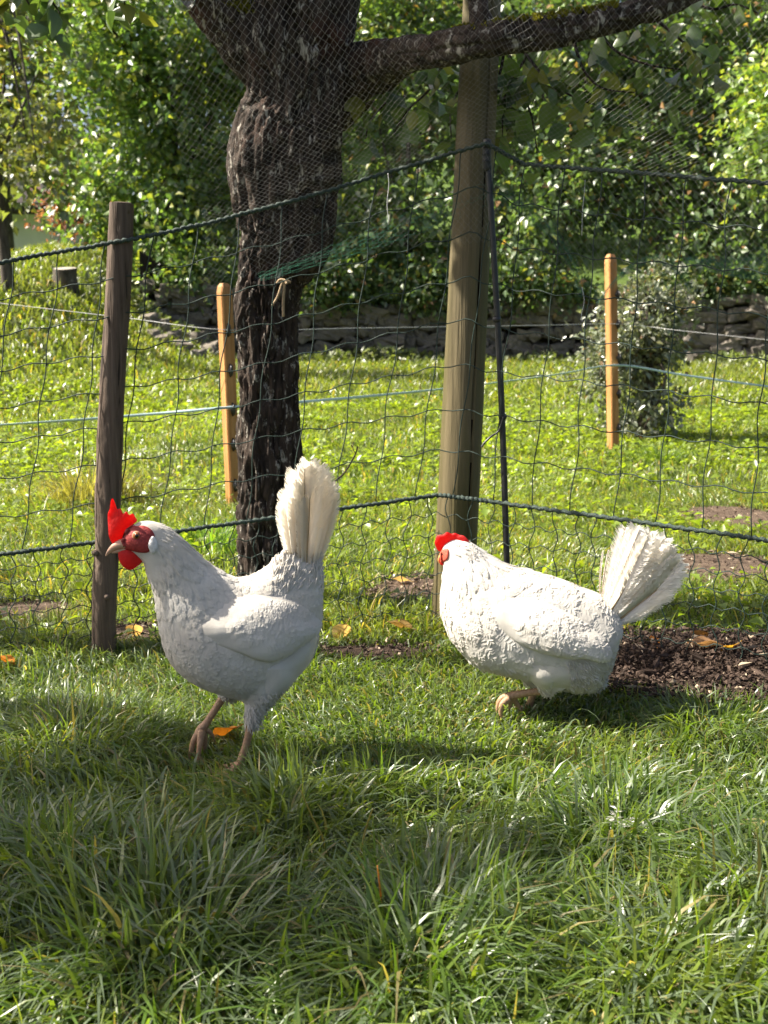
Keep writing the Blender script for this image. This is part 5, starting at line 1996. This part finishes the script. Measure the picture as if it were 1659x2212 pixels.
# tail
TL = [((1262, 800), (1216, 395), 62, -30, -50, .02), ((1272, 800), (1232, 300), 66, -55, -80, .0), ((1290, 800), (1270, 215), 72, -70, -100, .0), ((1312, 800), (1322, 150), 76, -80, -110, -.01), ((1335, 800), (1362, 118), 78, -80, -105, -.01),
      ((1358, 800), (1408, 150), 78, -70, -95, -.01), ((1378, 810), (1446, 205), 74, -60, -80, -.01), ((1395, 820), (1484, 270), 70, -45, -60, -.02), ((1405, 830), (1502, 340), 60, -30, -40, -.02),
      ((1275, 800), (1240, 330), 66, 60, 80, 0), ((1300, 800), (1300, 190), 72, 75, 100, 0), ((1340, 800), (1380, 135), 76, 80, 105, 0), ((1380, 800), (1450, 220), 72, 65, 85, 0), ((1400, 820), (1495, 310), 64, 40, 55, 0)]
for q, (a, b, w, l0, l1, bd) in enumerate(TL):
    h.plume(a, b, w * 1.10, l0 * 0.8, l1 * 0.8, 'tail', 100 + q, bd, 0.22)
# fluffy saddle feathers round the tail base
idx = rng.choice(len(h.co), 26000, p=h.pr)
P_ = h.co[idx]
zt = h.pt(1300, 860)
k = (P_[:, 0] > h.pt(1090, 0)[0]) & (P_[:, 2] > h.pt(0, 960)[2])
h.feathers(h.co, h.no, idx[k][:420], lambda q: np.full(len(q), 0.022), lambda q: np.full(len(q), 0.0028), 0.0045, 'saddle_fluff', h.root, None,
           lambda q: np.tile(np.array([0.35, 0, 1.0]), (len(q), 1)), jitter=0.45)
k = (P_[:, 0] > h.pt(820, 0)[0]) & (P_[:, 2] < h.pt(0, 1420)[2])
h.feathers(h.co, h.no, idx[k][:1800], lambda q: np.full(len(q), 0.016), lambda q: np.full(len(q), 0.0022), 0.0022, 'belly_fluff', h.root, None,
           lambda q: np.tile(np.array([0.5, 0, -1.0]), (len(q), 1)), jitter=0.4)
# legs
h.leg([(990, 1715, -136, 33), (975, 1790, -136, 30), (955, 1870, -136, 29), (930, 1945, -136, 30), (915, 1990, -136, 28)],
      [[(918, 1975, -136, 26), (860, 1998, -150, 20), (800, 2012, -165, 16), (745, 2020, -180, 12)], [(918, 1975, -136, 26), (850, 2002, -210, 20), (800, 2015, -265, 15), (770, 2020, -300, 11)],
       [(918, 1975, -136, 26), (860, 2002, -80, 20), (810, 2015, -40, 15), (780, 2020, -15, 11)], [(918, 1975, -136, 22), (960, 2005, -130, 16), (995, 2018, -125, 11)]], None)
h.leg([(852, 1622, 115, 36), (800, 1702, 115, 30), (748, 1780, 115, 30), (722, 1812, 115, 38), (700, 1845, 115, 40)],
      [[(712, 1830, 112, 38), (670, 1880, 105, 27), (650, 1945, 100, 20), (640, 1990, 95, 14)], [(712, 1830, 105, 36), (700, 1890, 60, 25), (690, 1950, 40, 19), (684, 1995, 30, 13)],
       [(712, 1830, 120, 36), (735, 1885, 140, 25), (735, 1950, 150, 19), (730, 1995, 160, 13)], [(722, 1820, 120, 30), (768, 1850, 130, 18), (790, 1890, 140, 12)]], None)
henL = h

# ------------------------------------------------------------------ hen with the fanned tail, foot lifted, head turned away
h = Hen('white hen with ruffled feathers and fanned tail lifting one foot off the grass', (1143, 1540), -0.22, cmapR)
stR = [(168, 330, 160, 400, 22, 0), (185, 312, 165, 428, 40, 0), (235, 290, 166, 470, 62, 0), (300, 288, 158, 530, 84, 0), (375, 328, 150, 610, 118, 0), (450, 385, 156, 705, 165, .05), (540, 428, 190, 805, 205, .1), (640, 446, 256, 905, 240, .14), (740, 474, 352, 985, 256, .18), (830, 498, 495, 1028, 264, .22),
       (915, 522, 660, 1060, 260, .26), (985, 545, 835, 1088, 245, .3), (1040, 566, 980, 1078, 215, .3), (1090, 600, 1062, 985, 172, .25), (1125, 650, 1112, 860, 110, .15), (1140, 700, 1142, 790, 50, 0)]
thR = [[(800, 860, -120, 140), (760, 960, -135, 118), (760, 1030, -135, 70), (790, 1075, -130, 40)],
       [(900, 920, -60, 125), (960, 980, -30, 110), (985, 1030, 0, 75), (960, 1080, 0, 35)],
       [(640, 930, 60, 110), (650, 1030, 60, 78), (672, 1100, 60, 44), (680, 1135, 60, 30)]]
h.body(stR, thR, lump=0.007)


def skipR(P_):
    return (P_[:, 0] < h.pt(200, 0)[0]) & (P_[:, 2] > h.pt(0, 425)[2])


hen_common(h, 0.16, 1.9, 0.75, 1700, skipR)
WR = [(440, 590), (560, 540), (720, 560), (860, 610), (980, 680), (1060, 760), (1086, 830), (1084, 880), (1040, 885), (940, 862), (840, 862), (740, 840), (620, 800), (520, 740), (450, 660)]
for sd in (-1, 1):
    w_, V, F = h.patch(WR, 'feather', 'wing', sd, 0.020, 0.0005, 15, 72, None, 0.45, 3.0, True)
    h._w = w_
    wing_feathers(h, V, F, sd, 320 if sd < 0 else 100, 1.6, 1.3, (1.0, 0, -0.28))
for sd in (-1, 1):
    h.patch([(606, 940), (690, 898), (840, 888), (940, 908), (980, 960), (965, 1025), (885, 1075), (770, 1090), (675, 1058), (618, 1000)], 'feather', 'thigh_plumage', sd, 0.008, -0.0006, 12, 72, None, 1.2, 2.0)
# loose ruffled tufts on the wing
idx = rng.choice(len(h.co), 26000, p=h.pr)
P_ = h.co[idx]
k = (P_[:, 0] > h.pt(880, 0)[0]) & (P_[:, 2] < h.pt(0, 830)[2])
h.feathers(h.co, h.no, idx[k][:2600], lambda q: np.full(len(q), 0.018), lambda q: np.full(len(q), 0.0020), 0.006, 'vent_fluff', h.root, None, lambda q: np.tile(np.array([0.8, 0, -0.8]), (len(q), 1)), jitter=0.6)
k = (P_[:, 2] < h.pt(0, 930)[2])
h.feathers(h.co, h.no, idx[k][:2400], lambda q: np.full(len(q), 0.015), lambda q: np.full(len(q), 0.0020), 0.003, 'belly_fluff', h.root, None, lambda q: np.tile(np.array([0.6, 0, -0.8]), (len(q), 1)), jitter=0.45)
h.slab([(132, 352), (122, 320), (124, 300), (140, 268), (172, 262), (194, 245), (218, 256), (240, 252), (262, 262), (286, 264), (306, 280), (320, 300), (290, 292), (250, 296), (226, 312), (205, 335), (180, 345), (165, 340), (152, 366), (140, 362)], 'comb', 'comb', -8, 15, None, 8, 0.5, 120, 0.25)
for sd in (-1, 1):
    h.patch([(152, 372), (172, 342), (206, 336), (212, 362), (206, 392), (186, 412), (165, 424), (154, 404)], 'pink_face', 'face', sd, 0.0020, 0.0008, 7, 48, None, 0.5, 3)
    lc = h.pt(176, 372)
    loc, nor, _, _ = h.cast(lc[0], lc[2], sd)
    if loc is not None:
        MB().tube([tuple(loc - nor * 0.002), tuple(loc + nor * 0.0018), tuple(loc + nor * 0.0030)], [0.0040, 0.0036, 0.0012], 14).build('eye', MAT['pupil'], h.root)
h.slab([(150, 420), (146, 400), (160, 388), (180, 392), (188, 410), (182, 432), (166, 440), (154, 436)], 'comb', 'wattle', -20, 9, None, 3, 0.5, 50)
h.slab([(150, 420), (146, 400), (160, 388), (180, 392), (186, 408), (178, 428), (164, 434), (154, 432)], 'comb', 'wattle', 22, 9, None, 3, 0.5, 50)
bk = h.tube([(168, 392, 4, 22), (155, 402, 6, 19), (146, 418, 8, 12), (143, 434, 10, 4)], 'beak', 'orange_horn', n=12, ns=10)
TR = [((1040, 640), (1052, 330), 7, 30, 60, .03), ((1045, 640), (1085, 310), 8, -20, -40, .02), ((1050, 650), (1172, 178), 42, -30, -70, .0), ((1060, 655), (1206, 205), 44, -45, -95, .0), ((1065, 660), (1250, 172), 46, -50, -110, .0), ((1072, 665), (1292, 222), 48, -55, -120, .0), ((1080, 670), (1332, 215), 48, -55, -125, .0), ((1085, 680), (1372, 225), 48, -55, -120, .0),
      ((1090, 690), (1410, 255), 50, -50, -110, .0), ((1095, 700), (1442, 300), 50, -45, -100, .0), ((1100, 710), (1462, 348), 50, -40, -90, .0), ((1105, 720), (1462, 400), 50, -35, -80, .0), ((1105, 725), (1440, 460), 48, -28, -70, .01), ((1105, 730), (1400, 530), 44, -20, -55, .02), ((1105, 735), (1340, 590), 40, -10, -40, .03), ((1105, 735), (1265, 650), 36, -5, -25, .04),
      ((1060, 660), (1225, 190), 46, 45, 90, 0), ((1075, 670), (1310, 215), 48, 50, 100, 0), ((1090, 690), (1390, 250), 48, 45, 95, 0), ((1100, 710), (1440, 350), 48, 40, 85, 0)]
for q, (a, b, w, l0, l1, bd) in enumerate(TR):
    h.plume(a, b, w * (1.25 if w > 20 else 1), l0, l1 * 0.85, 'tail_white', 300 + q, bd, 0.42)
h.leg([(800, 1082, -128, 26), (720, 1092, -130, 26), (640, 1106, -132, 26), (575, 1124, -132, 30), (548, 1136, -132, 34)],
      [[(560, 1130, -134, 30), (520, 1140, -140, 24), (498, 1172, -142, 19), (492, 1215, -142, 13)], [(555, 1138, -150, 28), (522, 1162, -172, 22), (512, 1200, -180, 17), (516, 1228, -180, 12)],
       [(560, 1138, -115, 26), (580, 1165, -95, 20), (596, 1192, -85, 15), (606, 1205, -85, 11)], [(575, 1128, -128, 22), (560, 1165, -120, 16), (556, 1195, -118, 11)]], None)
h.leg([(680, 1120, 60, 27), (668, 1165, 60, 25), (652, 1215, 60, 25), (642, 1250, 60, 24)],
      [[(645, 1240, 60, 22), (600, 1256, 70, 17), (555, 1262, 80, 12)], [(645, 1240, 60, 22), (600, 1258, 10, 17), (565, 1264, -20, 12)], [(645, 1240, 60, 22), (610, 1258, 120, 17), (580, 1264, 150, 12)], [(645, 1240, 60, 20), (675, 1258, 60, 14), (700, 1264, 60, 10)]], None)
henR = h

# ================================================================== SMALL THINGS
def fallen_leaf(u, v_, L, yaw, pitch, roll, col, label, lift=0.02, Yd=None):
    p = gnd(u, v_)
    n = 9
    s = np.linspace(0, 1, n)
    wdt = np.sin(s ** 0.8 * PI) ** 0.8 * 0.36
    V = []
    for q in range(n):
        for c in (-1, -0.5, 0, 0.5, 1):
            V.append((wdt[q] * c * L, (s[q] - 0.4) * L, (abs(c) * wdt[q] * 0.55 + 0.25 * (s[q] - 0.5) ** 2 + 0.04 * math.sin(9 * s[q] + 3 * c)) * L))
    V = np.array(V)
    i = np.arange(n - 1)[:, None] * 5
    j = np.arange(4)[None, :]
    F = np.stack([i + j, i + j + 1, i + 5 + j + 1, i + 5 + j], -1).reshape(-1, 4)
    m = MB()
    c = np.array(col) * (0.8 + 0.4 * fbm(V[:, 0] * 90 + u, V[:, 1] * 90, 0, 2))[:, None]
    m.add(V, F, c)
    m.tube([(0, -0.36 * L, 0.06 * L), (0.02 * L, -0.55 * L, 0.05 * L), (0.05 * L, -0.75 * L, 0.08 * L)], [0.0012, 0.001, 0.0009], 5, True, np.array(col) * 0.6)
    o = m.build('fallen_leaf', MAT['dry_leaf'], col=True)
    o.location = p + Vector((0, 0, lift))
    o.rotation_euler = (pitch, roll, yaw)
    tag(o, label, 'leaf', 'fallen autumn leaves')


ORG, YEL, PALE, BRN = (0.55, 0.20, 0.02), (0.62, 0.36, 0.05), (0.62, 0.45, 0.20), (0.30, 0.15, 0.05)
for a in [(740, 1392, 0.055, 0.3, -1.15, 0.3, PALE, 'pale yellow fallen leaf standing upright behind the netting between the hens', 0.025),
          (868, 1385, 0.060, 1.3, 0.2, 0.1, (0.30, 0.19, 0.06), 'dull brown fallen leaf lying in the shade behind the netting', 0.03),
          (15, 1462, 0.045, 1.2, 0.25, 0.2, ORG, 'orange fallen leaf on the lawn beside the weathered post', 0.03),
          (490, 1610, 0.05, 0.9, -0.5, 0.2, ORG, 'bright orange fallen leaf behind the feet of the walking hen', 0.02),
          (1362, 1345, 0.045, 0.4, -0.9, 0.3, ORG, 'reddish orange curled leaf hanging in the netting below the fanned tail', 0.03),
          (1352, 1375, 0.05, 1.7, 0.2, 0.1, PALE, 'pale straw leaf on the ground under the fanned tail', 0.015),
          (1412, 1410, 0.035, 0.2, 0.4, 0.2, ORG, 'orange leaf on the edge of the dark soil', 0.02),
          (1512, 1400, 0.05, 0.2, -1.0, 0.4, BRN, 'brown curled leaf standing on the dark soil', 0.02),
          (1574, 1432, 0.04, 0.8, -0.7, 0.2, YEL, 'yellow folded leaf on the dark soil', 0.025),
          (1530, 1425, 0.07, 1.6, 0.1, 0.1, (0.42, 0.24, 0.12), 'long tan leaf lying flat on the dark soil', 0.025),
          (870, 1268, 0.05, 1.4, 0.1, 0.3, PALE, 'pale leaf on the wood chips by the tall post', 0.015),
          (290, 1385, 0.05, 0.2, -1.0, 0.1, (0.60, 0.40, 0.16), 'straw coloured leaf standing beside the weathered post', 0.02)]:
    fallen_leaf(*a)

# white down feather caught in the grass
c = gnd(1340, 1868) + Vector((0, 0, 0.052))
m = MB()
for (du, dz, L, ang) in [(-0.012, 0.004, 0.026, 1.3), (-0.002, 0.0, 0.022, 0.6), (0.012, -0.002, 0.024, 0.25), (0.028, -0.004, 0.02, 0.05)]:
    for q in range(16):
        s = q / 16
        o_ = np.array([du + s * L * math.cos(ang) * 0.9, 0.004 * math.sin(q), dz + s * L * math.sin(ang) * 0.7])
        d = np.array([random.uniform(-1, 1), random.uniform(-0.6, 0.6), random.uniform(-0.2, 0.35)])
        d /= np.linalg.norm(d)
        V, F = leaf_np((np.array(c) + o_)[None], d[None], unit(1), np.array([0.012]), np.array([0.0025]))
        m.add(V, F)
tag(m.build('white_feather', MAT['tail_white']), 'small white downy feather caught on the lawn grass', 'feather')

# tall dry grass stems
for (pl, lab) in [([(712, 1905), (700, 1820), (672, 1760), (650, 1708)], 'tall bent pale grass stem rising from the shaded lawn'), ([(770, 1900), (778, 1850), (790, 1790), (806, 1746)], 'tall straight pale grass stem on the shaded lawn'),
                  ([(840, 2030), (828, 1980), (822, 1930), (815, 1870)], 'short orange dry grass stalk on the lawn'), ([(1080, 2100), (1092, 2040), (1108, 1990), (1120, 1950)], 'straw coloured dry stem in the sunny lawn')]:
    b = gnd(*pl[0])
    q = crom([tuple(at(u, v_, b.y - 0.02 * k)) for k, (u, v_) in enumerate(pl)], 20)
    q[0, 2] = b.z - 0.01
    o = MB().tube(q, np.linspace(0.0017, 0.0007, 20), 5, True, (0.34, 0.30, 0.13) if 'orange' not in lab else (0.5, 0.26, 0.08)).build('grass_stem', MAT['grass'], col=True)
    tag(o, lab, 'grass stem')

# clear glass bulbs of a light string hanging above
for (u, v_, r, lab) in [(102, 8, 0.0235, 'clear glass bulb hanging among the leaves by the young trees'), (398, -2, 0.0215, 'clear glass bulb hanging beside the mossy limb')]:
    c = at(u, v_, 2.2)
    root = thing('glass_bulb', lab, 'bulb', tuple(c), 'clear bulbs of a light string')
    prof = [(0.0004, -r), (r * 0.5, -r * 0.87), (r * 0.87, -r * 0.5), (r, 0), (r * 0.9, r * 0.45), (r * 0.6, r * 0.9), (r * 0.42, r * 1.25)]
    a = np.arange(28) / 28 * 2 * PI
    pr_ = crom(prof, 22)
    V = np.vstack([np.stack([np.cos(a) * q[0], np.sin(a) * q[0], np.full(28, q[1])], -1) for q in pr_] + [np.stack([np.cos(a) * q[0] * 0.95, np.sin(a) * q[0] * 0.95, np.full(28, q[1] * 0.95)], -1) for q in pr_[::-1]])
    i = np.arange(43)[:, None] * 28
    j = np.arange(28)[None, :]
    link('bulb_glass', mesh_np('bulb_glass', V, np.stack([i + j, i + (j + 1) % 28, i + 28 + (j + 1) % 28, i + 28 + j], -1).reshape(-1, 4), MAT['glass']), root)
    MB().tube([(0, 0, r * 1.1), (0, 0, r * 1.2), (0, 0, r * 2.1), (0, 0, r * 2.3)], [r * 0.3, r * 0.5, r * 0.5, r * 0.25], 14).build('cap', MAT['metal_cap'], root)
    MB().tube(crom([(0, 0, r * 2.2), (0.01, 0, r * 5), (0.0, 0, r * 9)], 8), 0.002, 6).build('cord', MAT['metal_cap'], root)

# ================================================================== UNSEEN TREE beside the lawn, crown shaped for the shade it casts
SHADE = np.array([(-120, 1600), (180, 1575), (360, 1565), (560, 1555), (780, 1580), (940, 1620), (1060, 1700), (1090, 1810), (1000, 1840), (900, 1860), (620, 1870), (330, 1880), (100, 1905), (-120, 1910)], float)


def in_poly(u, v_, poly):
    r = np.zeros(len(u), bool)
    n = len(poly)
    for q in range(n):
        (x1, y1), (x2, y2) = poly[q], poly[(q + 1) % n]
        c = ((y1 > v_) != (y2 > v_)) & (u < (x2 - x1) * (v_ - y1) / (y2 - y1 + 1e-9) + x1)
        r ^= c
    return r


nb = on_g(-3.5, 2.5)
nt = thing('shade_tree', 'unseen tree beside the lawn, its crown shaped to shade the grass', 'tree', nb)
bark_loft('trunk', [(0, 0, -0.2, 0.16), (0.03, 0, 0.5, 0.13), (-0.02, 0.02, 1.1, 0.12), (0.05, 0, 1.6, 0.12), (0.1, -0.05, 2.3, 0.09), (0.0, 0, 3.2, 0.05)], nt, (0, 0, 0), 60, 100, 0.01, 'bark', 41.0)
g0 = []
for e in [(1.0, -0.6, 2.3), (0.5, -1.0, 2.4), (1.3, -0.9, 2.5), (-0.8, -0.8, 2.6), (-0.9, 0.5, 2.8), (0.2, 0.6, 3.0), (0.9, 0.2, 3.1), (0.6, -1.5, 2.35)]:
    C = crom([(0.04, 0, 1.6), (e[0] * 0.45, e[1] * 0.45, 1.6 + (e[2] - 1.6) * 0.6), e], 12)
    MB().tube(C, np.linspace(0.06, 0.012, 12), 7).build('bough', MAT['bark'], nt)
n = 6500
cen = np.array([0.45, -0.6, 2.6]) + unit(n) * rng.random((n, 1)) ** 0.45 * np.array([1.7, 1.6, 0.85])
Pw = cen + np.array(nb)
u, v_, inside = shadow_keep(Pw, 0)
sh = in_poly(u + 160 * (fbm(u * 0.005, v_ * 0.008, 2.0, 3) - 0.45), v_ + 190 * (fbm(u * 0.006, v_ * 0.006, 5.0, 3) - 0.45), SHADE)
gap = fbm(u * 0.006, v_ * 0.010, 3.0, 3)
dap = fbm(u * 0.009, v_ * 0.012, 8.0, 3)
low_front = (v_ > 1990) & (dap > 0.60)
keep = (~inside & (rng.random(n) < 0.035)) | (inside & sh & (gap < 0.60) & (rng.random(n) < np.where((v_ < 1760) & (u > 480), 0.05, 0.85))) | (inside & low_front & (rng.random(n) < 0.10))
cen = cen[keep]
P, D, N, L = cluster_leaves(cen, 26, 0.036, 0.060, (0, 0, 2.4), 0.7, 0.2)
V, F = leaf_np(P, D, N, L, L * 0.62)
link('crown', mesh_np('crown', V, F, MAT['leaf'], True, np.repeat(pal('pear', len(P)), 5, 0)), nt)
print('STAT leaves shade', len(P), 'tris', sum(len(m.polygons) for m in bpy.data.meshes))
